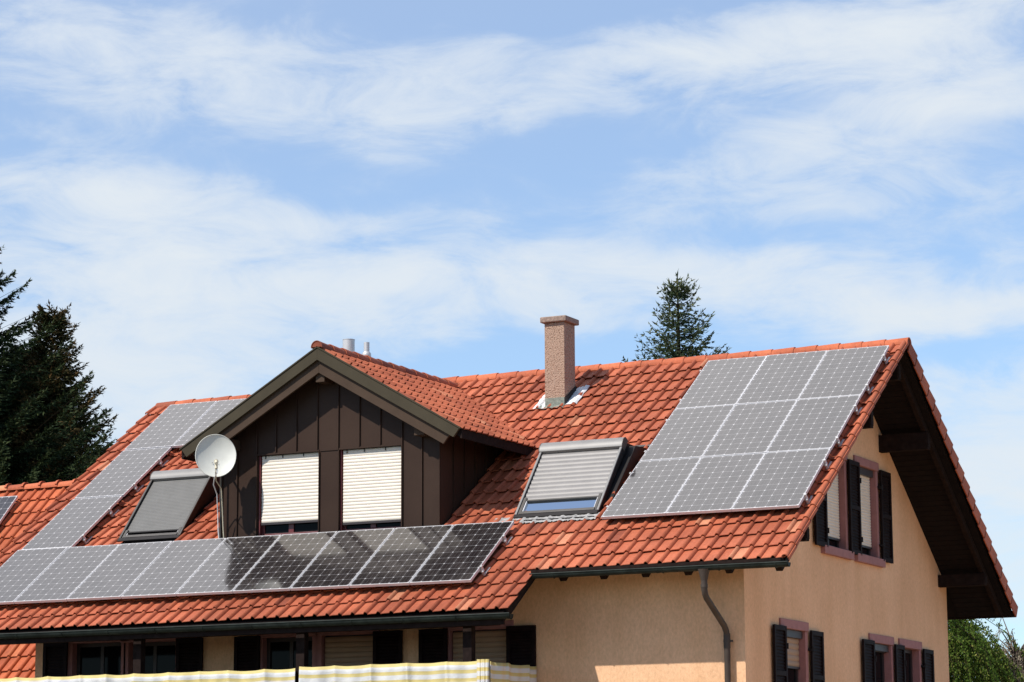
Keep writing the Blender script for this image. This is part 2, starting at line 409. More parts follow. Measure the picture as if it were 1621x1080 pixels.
# verge tiles: half-round roll and hanging flap on the gable side, front and back
mb = MB(); rows_r = S_ROWS_UP
for pt, rv0 in ((slope_pt, 0), (back_pt, 1)):
    for s0 in rows_r:
        rv = float(np.clip(random.gauss(.5, .2), 0, 1)); s1 = min(s0+TG+.03, 5.42)
        upv = (pt(0, 0, 1) - pt(0, 0, 0))
        if rv0 == 0:
            half_round(mb, pt(XR+.0, s0-.01, .030), pt(XR, s1, .012), .047, .041, upv, -20, 200, 12, .012, rv)
            mb.prism([pt(XR+.045, s0-.01, .035), pt(XR+.045, s1-.02, .015), pt(XR+.045, s1-.02, -.03), pt(XR+.045, s0-.01, -.015)], (.012, 0, 0), rv)
        else:
            mb.prism([pt(XR-.06, s0-.012, .092), pt(XR-.06, s1, .030), pt(XR-.06, s1, .010), pt(XR-.06, s0-.012, .064)], (.112, 0, 0), rv)
            mb.prism([pt(XR+.038, s0-.012, .0915), pt(XR+.038, s1-.02, .031), pt(XR+.038, s1-.02, -.165), pt(XR+.038, s0-.012, -.130)], (.018, 0, 0), rv)
build(mb, 'verge_tiles', M['tile'], roof, rnd=True, smooth=True, angle=35, recalc=True)
# barge rafters, soffit boards on the gable, purlins, rafter tails
for pt in (slope_pt, back_pt):
    hh = -.165 if pt is slope_pt else -.25
    for xa, xb in ((XR-.22, XR-.14), (XL+.05, XL+.14)):
        mb = MB(); mb.prism([pt(xa, -.98, hh), pt(xa, 5.22, hh), pt(xa, 5.22, -.1515), pt(xa, -1.10, -.1515)], (xb-xa, 0, 0))
        build(mb, 'barge_rafter', M['darkwood'], roof, bevel=.006)
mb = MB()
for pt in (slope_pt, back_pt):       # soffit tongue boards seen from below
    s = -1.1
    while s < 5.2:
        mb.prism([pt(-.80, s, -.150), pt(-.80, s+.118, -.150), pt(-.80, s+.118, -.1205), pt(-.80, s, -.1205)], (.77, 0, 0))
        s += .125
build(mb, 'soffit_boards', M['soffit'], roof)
for (y, z0, z1, x1) in ((5.93, 1.47, 1.74, .0), (8.80, -.46, -.26, .0), (3.19, 1.47, 1.74, .0), (.32, -.46, -.26, .0), (4.56, 2.38, 2.62, .0)):
    b_ = MB(); b_.box((-.95, y-.07, z0), (x1, y+.07, z1)); b_.box((x1-.001+.001, y-.055, z0+.03), (x1+.012, y+.055, z1-.03))
    build(b_, 'purlin', M['darkwood'], roof, bevel=.008)
for x in (.02, -.70, -1.30, -1.93, -2.56, -3.18):
    mb = MB(); mb.prism([slope_pt(x, -1.14, -.205), slope_pt(x, -.1, -.205), slope_pt(x, -.1, -.1215), slope_pt(x, -1.16, -.1215)], (-.09, 0, 0)); build(mb, 'rafter_tail', M['darkwood'], roof)
for x in np.arange(-3.75, -13.5, -.8):
    mb = MB(); mb.prism([slope_pt(x, -2.16, -.24), slope_pt(x, -.1, -.24), slope_pt(x, -.1, -.1215), slope_pt(x, -2.16, -.1215)], (-.09, 0, 0)); build(mb, 'rafter_tail', M['darkwood'], roof)
# eaves trim at the gutters, and one board added against a light leak
mb = MB(); mb.box((XL+.05, -1.775, -1.60), (xlo-.05, -1.735, -1.43)); build(mb, 'eaves_board', M['darkwood'], roof)
mb = MB(); mb.box((-3.60, -.985, -.845), (XR-.03, -.86, -.800)); build(mb, 'eaves_board', M['darkwood'], roof)  # added at the upper gutter to stop sunlight leaking onto the front wall
mb = MB(); e0, e1 = back_pt(XR, -1.17, -.02), back_pt(XR, -1.17, -.15); mb.box((XL+.03, e0.y-.05, e0.z-.10), (XR+.03, e0.y+.03, e0.z+.01)); build(mb, 'rear_eaves_board', M['darkwood'], roof)
# raking board at the step between the two eaves
mb = MB(); mb.prism([slope_pt(xlo-.055, -2.2, -.09), slope_pt(xlo-.055, -1.12, -.09), slope_pt(xlo-.055, -1.12, .0), slope_pt(xlo-.055, -2.2, .0)], (.03, 0, 0))
build(mb, 'raking_board', M['darkwood'], roof)

# walls -----------------------------------------------------------------
WX, WY, WYB, WXL = -.80, -.06, 9.18, -12.69
def wall_top(y):      # underside of the roof over the gable wall
    yy = y if y < RIDGE_Y else 2*RIDGE_Y - y
    return ROOF_O.z + (yy-ROOF_O.y)*SP/CP - .13/CP
def gable_wall(mb, X, openings, sgn, depth=.15):
    ys = sorted(set([WY, RIDGE_Y, WYB] + [v for o in openings for v in o[:2]]))
    for a, b in zip(ys[:-1], ys[1:]):
        ops = sorted([o for o in openings if o[0] <= a+1e-6 and o[1] >= b-1e-6], key=lambda o: o[2])
        z = GROUND
        for o in ops:
            mb.poly([(X, a, z), (X, b, z), (X, b, o[2]), (X, a, o[2])][::sgn]); z = o[3]
        mb.poly([(X, a, z), (X, b, z), (X, b, wall_top(b)), (X, a, wall_top(a))][::sgn])
def front_wall(mb, Y, x0, x1, top, openings):
    xs = sorted(set([x0, x1] + [v for o in openings for v in o[:2]]))
    for a, b in zip(xs[:-1], xs[1:]):
        ops = sorted([o for o in openings if o[0] <= a+1e-6 and o[1] >= b-1e-6], key=lambda o: o[2]); z = GROUND
        for o in ops:
            mb.poly([(a, Y, z), (b, Y, z), (b, Y, o[2]), (a, Y, o[2])]); z = o[3]
        mb.poly([(a, Y, z), (b, Y, z), (b, Y, top), (a, Y, top)])
G_OPEN = [(3.25, 4.17, -.24, 1.15), (4.72, 5.64, -.24, 1.15), (1.36, 2.28, -2.85, -1.56), (5.20, 6.15, -2.85, -1.56), (6.64, 7.57, -2.85, -1.56)]
F_OPEN = [(-11.98, -11.02, -3.0, -1.50), (-10.98, -10.07, -3.0, -1.52), (-8.52, -7.66, -3.0, -1.53), (-7.50, -6.62, -3.0, -1.53), (-5.36, -4.43, -3.0, -1.53)]
mb = MB(); gable_wall(mb, WX, G_OPEN, 1); gable_wall(mb, WXL, [], -1)
front_wall(mb, WY, WXL, WX, wall_top(WY), F_OPEN)
mb.poly([(WX, WYB, GROUND), (WXL, WYB, GROUND), (WXL, WYB, wall_top(WYB)), (WX, WYB, wall_top(WYB))])
wall = build(mb, 'wall', M['plaster'], house)

def slats(mb, o, across, up, out, h, pitch=.045, depth=.012):
    """curved roller-shutter laths as real relief; o lower-left, up unit vector"""
    o, across, up, out = Vector(o), Vector(across), Vector(up), Vector(out); n = max(1, int(round(h/pitch))); h = max(h, .03); pitch = h/n
    prof = [(0, 0), (.06, .25), (.25, .8), (.5, 1.), (.78, .75), (.93, .25), (1., 0.)]
    pts = [(k*pitch + a*pitch, b*depth) for k in range(n) for a, b in prof]
    i0 = len(mb.v)
    for s, d in pts: mb.v.append(tuple(o + up*s + out*d)); mb.v.append(tuple(o + across + up*s + out*d))
    for k in range(len(pts)-1): mb.f.append((i0+2*k, i0+2*k+1, i0+2*k+3, i0+2*k+2)); mb.r.append(0)
    # back face so that the shutter has thickness
    mb.obox(o - out*.012, across, up*h, out*.010)
def louvre_panel(mb, o, across, up, out, tilt_n=15):
    """wooden shutter leaf: stiles, rails, tilted blades, three mid rails"""
    o, A, U, T = Vector(o), Vector(across), Vector(up), Vector(out)
    w, h = A.length, U.length; a, u, t = A.normalized(), U.normalized(), T.normalized(); th = T.length
    st = .055
    mb.obox(o, a*st, U, T); mb.obox(o + a*(w-st), a*st, U, T)
    for f in (0., .5, 1.):
        zz = f*(h-.07); mb.obox(o + a*st + u*zz, a*(w-2*st), u*.07, T*.96)
    for seg in (0, 1):
        z0 = .07 + seg*(.5*(h-.07)); z1 = z0 + .5*(h-.07) - .07; n = max(3, int((z1-z0)/.045))
        for k in range(n):
            zc = z0 + (k+.1)*(z1-z0)/n
            mb.obox(o + a*st + u*zc + t*.004, a*(w-2*st), u*.030 + t*(-.0)+t*0, t*.006)
            mb.obox(o + a*st + u*(zc+.004) + t*.012, a*(w-2*st), u*.022 - t*.010, t*.006 + u*.004)
    mb.obox(o + a*st, a*(w-2*st), U, t*.003)

def gable_window(y0, y1, z0, z1, blind, left=None, right=None, jamb=.10, head=.13, sill=True, blind_m='blind_w', pitch=.045):
    w = MB(); X = WX; D = .16
    # surround: jambs + reveals + lintel as one painted stone frame
    e = .012
    w.box((X-D, y0-jamb, z0), (X+e, y0+.0, z1)); w.box((X-D, y1, z0), (X+e, y1+jamb, z1))
    w.box((X-D, y0-jamb-.01, z1), (X+.03, y1+jamb+.01, z1+head))
    if sill: w.box((X-D, y0-jamb-.09, z0-.125), (X+.07, y1+jamb+.09, z0))
    else: w.box((X-D, y0-jamb, z0-.12), (X+.02, y1+jamb, z0))
    win = build(w, 'window', M['pink'], house, bevel=.006)
    f = MB(); xf = X-D+.02; t = .06
    f.box((xf, y0, z0), (xf+.03, y0+t, z1)); f.box((xf, y1-t, z0), (xf+.03, y1, z1))
    f.box((xf, y0+t, z0), (xf+.03, y1-t, z0+t)); f.box((xf, y0+t, z1-t), (xf+.03, y1-t, z1)); f.box((xf, (y0+y1)/2-.03, z0+t), (xf+.028, (y0+y1)/2+.03, z1-t))
    build(f, 'frame', M['darkframe'], win)
    g = MB(); g.box((xf-.01, y0+.01, z0+.01), (xf+.008, y1-.01, z1-.01)); build(g, 'glass', M['glass'], win)
    if blind:
        b = MB(); bz = z0 + (z1-z0)*blind
        slats(b, (X-D+.065, y0+.02, bz), (0, y1-y0-.04, 0), (0, 0, 1), (1, 0, 0), z1-bz-.10, pitch)
        build(b, 'roller_blind', M[blind_m], win)
        c = MB(); c.box((X-D+.05, y0+.005, z1-.11), (X-.03, y1-.005, z1-.005)); build(c, 'blind_box', M['darkframe'], win)
        c = MB(); c.box((X-D+.052, y0+.015, bz-.03), (X-D+.085, y1-.015, bz-.002)); build(c, 'blind_end_bar', M['darkframe'], win)
    for ys in (left, right):
        if ys is None: continue
        s = MB(); louvre_panel(s, (X+.035, ys[0], z0-.03), (0, ys[1]-ys[0], 0), (0, 0, z1-z0+.05), (.035, 0, 0))
        sh = build(s, 'shutter', M['shutter'], win, bevel=.003)
    for ys in (left, right):
        if ys is None: continue
        yh = ys[1] if ys is left else ys[0]
        for zz in (z0+.2, z1-.28):
            h = MB(); h.box((X+.012, yh-.035, zz), (X+.075, yh+.035, zz+.035)); h.tube([(X+.078, yh, zz-.02), (X+.078, yh, zz+.06)], .012, 8)
            build(h, 'hinge', M['skydark'], win)
    return win
gable_window(3.25, 4.17, -.24, 1.15, .13, left=(2.70, 3.20))
gable_window(4.72, 5.64, -.24, 1.15, .13, left=(4.24, 4.72), right=(5.73, 6.22))
gable_window(1.36, 2.28, -2.85, -1.56, .60, left=(.90, 1.38), right=(2.40, 2.90), blind_m='blind_b', pitch=.09)
gable_window(5.20, 6.15, -2.85, -1.56, .93, left=(4.68, 5.20), blind_m='blind_b', pitch=.06)
gable_window(6.64, 7.57, -2.85, -1.56, 0, left=(6.22, 6.66), right=(7.66, 8.16))

def front_window(x0, x1, z0, z1, blind, sh_l=None, sh_r=None, blind_m='blind_b'):
    w = MB(); Y = WY; D = .16
    w.box((x0-.09, Y-.012, z0), (x0, Y+D, z1)); w.box((x1, Y-.012, z0), (x1+.09, Y+D, z1)); w.box((x0-.10, Y-.02, z1), (x1+.10, Y+D, z1+.115))
    win = build(w, 'window', M['pink'], house, bevel=.005)
    f = MB(); yf = Y+D-.05; t = .06
    f.box((x0, yf, z0), (x0+t, yf+.03, z1)); f.box((x1-t, yf, z0), (x1, yf+.03, z1)); f.box((x0+t, yf, z1-t), (x1-t, yf+.03, z1)); f.box(((x0+x1)/2-.03, yf, z0), ((x0+x1)/2+.03, yf+.028, z1-t))
    build(f, 'frame', M['darkframe'], win)
    g = MB(); g.box((x0+.01, yf+.012, z0+.01), (x1-.01, yf+.03, z1-.01)); build(g, 'glass', M['glass'], win)
    if blind:
        b = MB(); bz = z0+(z1-z0)*blind; slats(b, (x0+.02, Y+.07, bz), (x1-x0-.04, 0, 0), (0, 0, 1), (0, -1, 0), z1-bz-.02, .075, .016)
        build(b, 'roller_blind', M[blind_m], win)
    for xs in (sh_l, sh_r):
        if xs is None: continue
        s = MB(); louvre_panel(s, (xs[1], Y-.03, z0), (xs[0]-xs[1], 0, 0), (0, 0, z1-z0+.03), (0, -.035, 0)); build(s, 'shutter', M['shutter'], win)
front_window(-11.98, -11.02, -3.0, -1.50, 0, sh_l=(-12.50, -12.05))
front_window(-10.98, -10.07, -3.0, -1.52, 0, sh_r=(-10.03, -9.56))
front_window(-8.52, -7.66, -3.0, -1.53, 0, sh_l=(-8.99, -8.55))
front_window(-7.50, -6.62, -3.0, -1.53, .02, sh_r=(-6.60, -6.12))
front_window(-5.36, -4.43, -3.0, -1.53, .02, sh_l=(-5.84, -5.38), sh_r=(-4.42, -3.96))

# gutters ----------------------------------------------------------------
def gutter(x0, x1, y, z, r=.062):
    mb = MB(); seg = 12; n0 = len(mb.v)
    pr = [(y + math.cos(t)*r, z + math.sin(t)*r) for t in [math.pi + math.pi*k/seg for k in range(seg+1)]]
    pi_ = [(y + math.cos(t)*(r-.006), z + math.sin(t)*(r-.006)) for t in [math.pi + math.pi*k/seg for k in range(seg+1)]]
    prof = pr + pi_[::-1]
    mb.prism([(x0, a, b) for a, b in prof], (x1-x0, 0, 0))
    mb.tube([(x0, y-r, z+.004), (x1, y-r, z+.004)], .010, 8)
    for x in (x0, x1-.004): mb.prism([(x, a, b) for a, b in pr], (.004, 0, 0))
    x = x0+.35
    while x < x1:          # brackets and soldered joints
        mb.tube([(x, y + math.cos(t)*(r+.004), z + math.sin(t)*(r+.004)) for t in [math.pi*.98 + math.pi*k/10 for k in range(11)]], .006, 6)
        x += .82
    x = x0+1.9
    while x < x1:
        mb.prism([(x, y+math.cos(t)*(r+.003), z+math.sin(t)*(r+.003)) for t in [math.pi + math.pi*k/seg for k in range(seg+1)]], (.03, 0, 0)); x += 2.4
    return build(mb, 'gutter', M['gutter'], house, smooth=True, angle=40)
gutter(-3.62, .19, -.925, -.862, .060)
gutter(XL-.05, -3.50, -1.795, -1.462, .068)
# downpipe with funnel
mb = MB()
px = -1.03
mb.tube([(px, -.93, -.90), (px, -.93, -.96), (px, -.93, -1.05)], [.085, .065, .045], 14)
mb.tube([(px, -.93, -1.04), (px, -.93, -1.17), (px, -.90, -1.24), (px, -.86, -1.28), (px-.0, -.24, -1.50-.12), (px, -.17, -1.69), (px, -.15, -1.76), (px, -.15, -5.8)], .043, 14)
mb.tube([(px, -.93, -1.10), (px, -.93, -1.15)], .049, 14)
for zz in (-1.80, -3.6): mb.tube([(px, -.15, zz), (px, -.15, zz-.04)], .050, 14); mb.box((px-.01, -.12, zz-.035), (px+.01, -.06, zz-.015)); mb.box((px+.04, -.165, zz-.035), (px+.085, -.135, zz-.01))
mb.tube([(px, -.15, -1.72), (px, -.15, -1.92)], .047, 14)
build(mb, 'downpipe', M['pipe'], house, smooth=True, angle=50)

# balcony -----------------------------------------------------------------
mb = MB(); mb.box((-13.6, -1.62, -3.25), (-3.95, -.064, -3.05))
bal = build(mb, 'balcony', M['concrete'], house)
mb = MB(); mb.box((XL+.2, -1.58, -1.585), (-3.85, -1.42, -1.425)); build(mb, 'beam', M['darkwood'], bal, bevel=.008)
for x in (-4.30, -6.97, -9.75, -12.40):
    b_ = MB(); b_.box((x-.07, -1.56, -3.05), (x+.07, -1.44, -1.587)); build(b_, 'post', M['darkwood'], bal, bevel=.008)
mb = MB(); mb.box((-13.5, -1.60, -2.16), (-4.0, -1.565, -2.13)); mb.box((-13.5, -1.60, -3.0), (-4.0, -1.565, -2.96))
mb.box((-4.0, -1.565, -2.16), (-3.97, -.07, -2.13))
x = -13.4
while x < -4: mb.box((x, -1.592, -2.96), (x+.02, -1.572, -2.16)); x += .14
build(mb, 'railing', M['darkwood'], bal)

# dormer --------------------------------------------------------------------
DX, DY, FY = -7.55, .20, -.18
DW = 1.90; TIPX, TIPZ, APZ = 2.42, 1.40, 2.79; DS = (APZ-TIPZ)/TIPX
d_root = MB()
def dtop(x, dz=0): return APZ - abs(x-DX)*DS - dz
# front wall with two window openings, cheeks
ops = [(-8.80, -7.72), (-7.37, -6.30)]; ZT, ZB = 1.26, -.05
xs = sorted([DX-DW, DX+DW, DX] + [v for o in ops for v in o])
for a, b in zip(xs[:-1], xs[1:]):
    hit_ = any(o[0] <= a+1e-6 and o[1] >= b-1e-6 for o in ops)
    z0 = ZT if hit_ else -.35
    d_root.poly([(a, DY, z0), (b, DY, z0), (b, DY, dtop(b, .14)), (a, DY, dtop(a, .14))])
for sx in (-1, 1):
    X = DX + sx*DW; q = [(X, DY, -.35), (X, 2.9, 1.3), (X, 2.9, dtop(X, .14)), (X, DY, dtop(X, .14))]
    d_root.poly(q if sx > 0 else q[::-1])
for o in ops:   # reveals
    d_root.box((o[0]-.02, DY+.001, ZB-.2), (o[0], DY+.16, ZT)); d_root.box((o[1], DY+.001, ZB-.2), (o[1]+.02, DY+.16, ZT)); d_root.box((o[0]-.02, DY+.001, ZT), (o[1]+.02, DY+.16, ZT+.02))
dormer = build(d_root, 'dormer', M['clad'], house)
# standing seams and trims
seam_up = [-8.48, -8.12, -7.75, -7.385, -7.02, -6.66]
def seam(x, z0, z1, y=DY, w=.014, d=.026):
    mb = MB(); mb.box((x-w/2, y-d, z0), (x+w/2, y-.002, z1)); build(mb, 'standing_seam', M['clad'], dormer)
for x in seam_up: seam(x, ZT+.03, dtop(x, .3))
for x in (-9.17, -8.82, -6.29, -5.955): seam(x, -.3, dtop(x, .3), w=.018)
seam(-9.44, -.3, dtop(-9.4, .3)); seam(-5.66, -.3, dtop(-5.7, .3))
for x in (-7.715, -7.375): seam(x, -.3, ZT, w=.012)
for x0, x1 in ((-8.81, -7.722), (-7.37, -6.30)):
    mb = MB(); mb.box((x0, DY-.018, ZT+.003), (x1, DY-.002, ZT+.028)); build(mb, 'drip_trim', M['clad'], dormer)
mb = MB(); mb.box((-7.705, DY-.012, ZT+.003), (-7.39, DY-.002, ZT+.02)); build(mb, 'drip_trim', M['clad'], dormer)
for sx in (-1, 1):
    X = DX + sx*DW
    for y in (.6, .95, 1.3, 1.65, 2.0):
        zb = (y-ROOF_O.y)*SP/CP + ROOF_O.z
        mb = MB(); mb.box((X+(.002 if sx > 0 else -.024), y-.008, zb-.05), (X+(.024 if sx > 0 else -.002), y+.008, dtop(X, .2))); build(mb, 'standing_seam', M['clad'], dormer)
# barge boards (outer, inner) of the dormer gable
def chev(mb, y, yb, top, bot, tip, cutw):
    """inverted V board between vertical offsets top..bot below the roof line"""
    for sx in (-1, 1):
        xt = DX + sx*tip; xb = DX + sx*(tip-cutw)
        q = [(DX, y, APZ-top), (xt, y, dtop(xt, top)), (xb, y, dtop(xb, bot)), (DX, y, APZ-bot)]
        if sx > 0: q = q[::-1]
        mb.prism(q, (0, yb-y, 0))
mb = MB(); chev(mb, FY, FY+.045, .012, .195, 2.41, .10); build(mb, 'outer_bargeboard', M['fascia'], dormer, recalc=True, bevel=.003)
mb = MB(); chev(mb, FY+.05, FY+.09, .15, .385, 2.25, .13); build(mb, 'inner_bargeboard', M['fascia2'], dormer, recalc=True, bevel=.003)
mb = MB(); chev(mb, FY-.012, FY+.05, -.012, .010, 2.43, .0); build(mb, 'verge_trim', M['fascia'], dormer, recalc=True)
# deck and eaves of dormer
mb = MB()
for sx in (-1, 1):
    xt = DX + sx*2.40
    q = [(DX, FY+.05, APZ-.05), (xt, FY+.05, dtop(xt, .05)), (xt, FY+.05, dtop(xt, .14)), (DX, FY+.05, APZ-.14)]
    if sx > 0: q = q[::-1]
    mb.prism(q, (0, 5.2, 0))
    mb.box((min(xt, xt+sx*.03), FY+.05, dtop(xt, .16)), (max(xt, xt+sx*.03), 2.55, dtop(xt, .02)))
build(mb, 'dormer_roof_deck', M['darkwood'], dormer, recalc=True)
# stub purlins
for q in (((DX-.075, FY+.095, 2.27), (DX+.075, DY, 2.44)), ((-5.97, FY+.15, 1.36), (-5.80, DY, 1.52)), ((-9.30, FY+.15, 1.36), (-9.13, DY, 1.52))):
    mb = MB(); mb.box(*q); build(mb, 'purlin_stub', M['fascia2'], dormer, bevel=.004)
# dormer tiles
mb = MB()
ang = math.atan(DS); ca, sa = math.cos(ang), math.sin(ang); slope_len = 2.42/ca
def keep_d(p):
    yy = (p[2]-ROOF_O.z)*CP/SP + ROOF_O.y      # main roof at this height
    return p[1] < yy + .32
rows_d = [.0 + .312*k for k in range(9)]
z_e = TIPZ - .03
tile_field(mb, (DX+2.44, FY+.02, z_e), (0, 1, 0), (-ca, 0, sa), (sa, 0, ca), 0., 26, rows_d, keep_d, w=.195, g=.312)
tile_field(mb, (DX-2.44, FY+.02, z_e), (0, -1, 0), (ca, 0, sa), (-sa, 0, ca), -26*.195, 26, rows_d, keep_d, w=.195, g=.312)
build(mb, 'dormer_tiles', M['tile'], dormer, rnd=True, smooth=True, angle=35)
mb = MB(); y = FY-.02
while y < 4.35:
    half_round(mb, (DX, y, APZ-.0), (DX, y+.40, APZ-.012), .098, .088, (0, 0, 1), -8, 188, rv=float(np.clip(random.gauss(.35, .25), 0, 1))); y += .372
build(mb, 'dormer_ridge_tiles', M['tile'], dormer, rnd=True, smooth=True, angle=50)
mb = MB(); mb.prism([(DX+math.cos(t)*.086, FY-.012, APZ+math.sin(t)*.086) for t in [math.pi*k/12 for k in range(13)]], (0, .02, 0)); build(mb, 'ridge_stop', M['tile'], dormer, rnd=True)
# dormer windows
for (x0, x1), zb, tail in ((ops[0], .235, 1), (ops[1], .165, 0)):
    f = MB(); Y = DY+.09; t = .07
    f.box((x0, Y, -.10), (x0+t, Y+.05, ZT)); f.box((x1-t, Y, -.10), (x1, Y+.05, ZT)); f.box((x0+t, Y, ZB-.05), (x1-t, Y+.05, ZB+.12)); f.box(((x0+x1)/2-.045, Y, ZB+.12), ((x0+x1)/2+.045, Y+.049, ZT)); f.box((x0+t, Y, ZT-.06), (x1-t, Y+.05, ZT))
    f.box((x0+.002, DY+.02, -.1), (x0+.03, Y-.001, ZT-.002)); f.box((x1-.022, DY+.02, -.1), (x1-.002, Y-.001, ZT-.002))
    w = build(f, 'dormer_window', M['redframe'], dormer, bevel=.004)
    g = MB(); g.box((x0+.02, Y+.02, -.05), (x1-.02, Y+.034, ZT-.02)); build(g, 'dormer_pane', M['glass'], dormer)
    b = MB(); slats(b, (x0+.045, Y-.045, zb), (x1-x0-.075, 0, 0), (0, 0, 1), (0, -1, 0), ZT-zb-.005, .050, .007); build(b, 'roller_shutter', M['blind_w'], dormer, smooth=True, angle=30)
    b = MB(); b.box((x0+.045, Y-.060, zb-.035), (x1-.03, Y-.03, zb-.002)); build(b, 'shutter_end_rail', M['darkframe'], dormer)
    b = MB()
    for q in (.1, .38, .72): b.box((x0+(x1-x0)*q, Y-.066, ZT-.05), (x0+(x1-x0)*q+.012, Y-.058, ZT-.005))
    build(b, 'shutter_clips', M['skydark'], dormer)
# lamp-shadow side: small corner post at the left of the dormer

# roof windows (raised, with outside roller shutters) -----------------------
def skylight(x0, x1, slat_m, reach, pitch_, dull, glass_m='skyglass'):
    B = Vector((0, .40, .12)); T = Vector((0, 1.40, 1.31)); v = (T-B).normalized(); Ln = (T-B).length; nn = Vector((0, -v.z, v.y))
    w = x1-x0; ex = Vector((1, 0, 0)); o = Vector((x0, B.y, B.z))
    m = MB()
    m.prism([(x0+.03, .46, -.02), (x0+.03, .44, .10), (x0+.03, T.y+.02, T.z-.05), (x0+.03, 2.06, 1.235), (x0+.03, 2.10, 1.0)], (w-.06, 0, 0)); dull or m.prism([(x1-.03, .52, .0), (x1-.03, .50, .12), (x1-.03, T.y+.16, T.z-.10), (x1-.03, 2.06, 1.225), (x1-.03, 2.10, 1.0)], (.125, 0, 0))
    body = build(m, 'skylight', M['skydark'], house, recalc=True, bevel=.005)
    # seams on the cheek
    m = MB(); P = lambda a, b, c=0: o + ex*a + v*b + nn*c
    fw_ = .06
    for a_ in (0, w-fw_*.6):
        m = MB(); m.obox(P(a_, 0, -.012), ex*fw_*.6, v*(Ln-.16), nn*.022); build(m, 'side_rail', M['skyframe' if dull else 'skymetal'], body, bevel=.006)
        m = MB(); m.obox(P(a_+.001, .002, -.10), ex*(fw_*.6-.002), v*(Ln-.165), nn*.0875); build(m, 'side_cover', M['skydark'], body)
    m = MB(); m.obox(P(0, -.03, -.09), ex*w, v*.07, nn*.105); build(m, 'bottom_rail', M['skydark'], body, bevel=.008)
    m = MB(); m.obox(P(.07, .045, -.06), ex*(w-.14), v*.05, nn*.075); m.obox(P(.045, .04, -.05), ex*.05, v*(reach+.1), nn*.05); m.obox(P(w-.095, .04, -.05), ex*.05, v*(reach+.1), nn*.05); build(m, 'sash', M['skyframe'], body, bevel=.006)
    m = MB(); m.obox(P(.095, .1, -.04), ex*.012, v*(reach-.03), nn*.028); m.obox(P(w-.107, .1, -.04), ex*.012, v*(reach-.03), nn*.028); build(m, 'glazing_beads', M['alu'], body)
    m = MB(); m.obox(P(.09, .09, -.052), ex*(w-.18), v*(reach+.05), nn*.01); build(m, 'pane', M[glass_m], body)
    # shutter box at the head: rounded profile
    m = MB(); prof = [(Ln-.19, -.08), (Ln-.19, .022), (Ln-.16, .040), (Ln-.10, .052), (Ln-.04, .045), (Ln+.005, .015), (Ln+.02, -.03), (Ln+.02, -.08)]
    m.prism([P(-.005, a, c) for a, c in prof], ex*(w+.01)); build(m, 'shutter_box', M['skymetal'], body, smooth=True, angle=35, recalc=True)
    m = MB()
    for a in (-.008, w): m.prism([P(a, b, c*1.06+.002) for b, c in prof], ex*.008)
    build(m, 'box_end_caps', M['skyframe'], body, recalc=True)
    m = MB(); slats(m, P(.038, .10+reach, -.035), ex*(w-.076), v, nn, Ln-.19-.10-reach, pitch_, .012 if not dull else .006); build(m, 'slats', M[slat_m], body, smooth=True, angle=30)
    m = MB(); m.obox(P(.04, .075+reach, -.04), ex*(w-.08), v*.025, nn*.03); build(m, 'slat_end_rail', M['skydark'] if dull else M['skyframe'], body)
    m = MB(); a = slope_pt(x0-.02, 2.37, .0); m.obox(slope_pt(x0+.0, 2.36, .02), ex*(w+.14), Vector((0, CP, SP))*.05, Vector((0, -SP, CP))*.035); build(m, 'head_flashing', M['skyframe'], body)
    m = MB(); m.box((x0+.02, .30, -.06), (x1-.02, .455, .055)); build(m, 'apron', M['skydark'], body)
    return body
sky1 = skylight(-4.55, -3.20, 'skyslat', .26, .088, False)
sky2 = skylight(-11.50, -10.35, 'skyslat2', .09, .034, True, 'glass')
# pale crinkled lead apron below the right roof window
mb = MB(); nx = 90; rows = [(.165, .03), (.22, .035), (.28, .03), (.36, .03)]
x0_, x1_ = -4.85, -3.05; st = len(mb.v)
for (s, h) in rows:
    for i in range(nx+1):
        x = x0_ + (x1_-x0_)*i/nx; u = ((x-XL)/TW) % 1.; z = float(np.interp(u, PU, PZ))
        e = .012*math.sin(i*1.7)+.008*math.sin(i*3.1) if s == .165 else 0
        mb.v.append(tuple(slope_pt(x, s+e+.05, h*.5 + z*.45 + .006 + random.gauss(0, .0025))))
for j in range(len(rows)-1):
    for i in range(nx): mb.f.append((st+j*(nx+1)+i, st+j*(nx+1)+i+1, st+(j+1)*(nx+1)+i+1, st+(j+1)*(nx+1)+i)); mb.r.append(0)
build(mb, 'lead_apron', M['lead'], sky1, smooth=True, angle=60)

# chimney ---------------------------------------------------------------------
mb = MB(); cx0, cx1, cy0, cy1 = -5.50, -5.15, 3.44, 3.84
mb.box((cx0, cy0, 2.34), (cx1, cy1, 3.56)); chim = build(mb, 'chimney', M['pebble'], house, bevel=.008)
mb = MB(); mb.box((cx0-.055, cy0-.055, 3.562), (cx1+.055, cy1+.055, 3.655)); build(mb, 'chimney_cap', M['concrete'], chim, bevel=.015)
mb = MB(); mb.box((cx0+.02, cy0+.02, 1.9), (cx1-.02, cy1-.02, 2.338)); mb.box((cx0+.012, cy0-.018, 2.12), (cx1-.002, cy0+.018, 2.345)); build(mb, 'base_sheet', M['leadgreen'], chim)
mb = MB(); mb.prism([(cx1+.001, cy0, 2.12), (cx1+.001, cy1, 2.41), (cx1+.001, cy1, 2.58), (cx1+.001, cy0, 2.34)], (.015, 0, 0)); build(mb, 'side_upstand', M['skydark'], chim, recalc=True)
mb = MB()
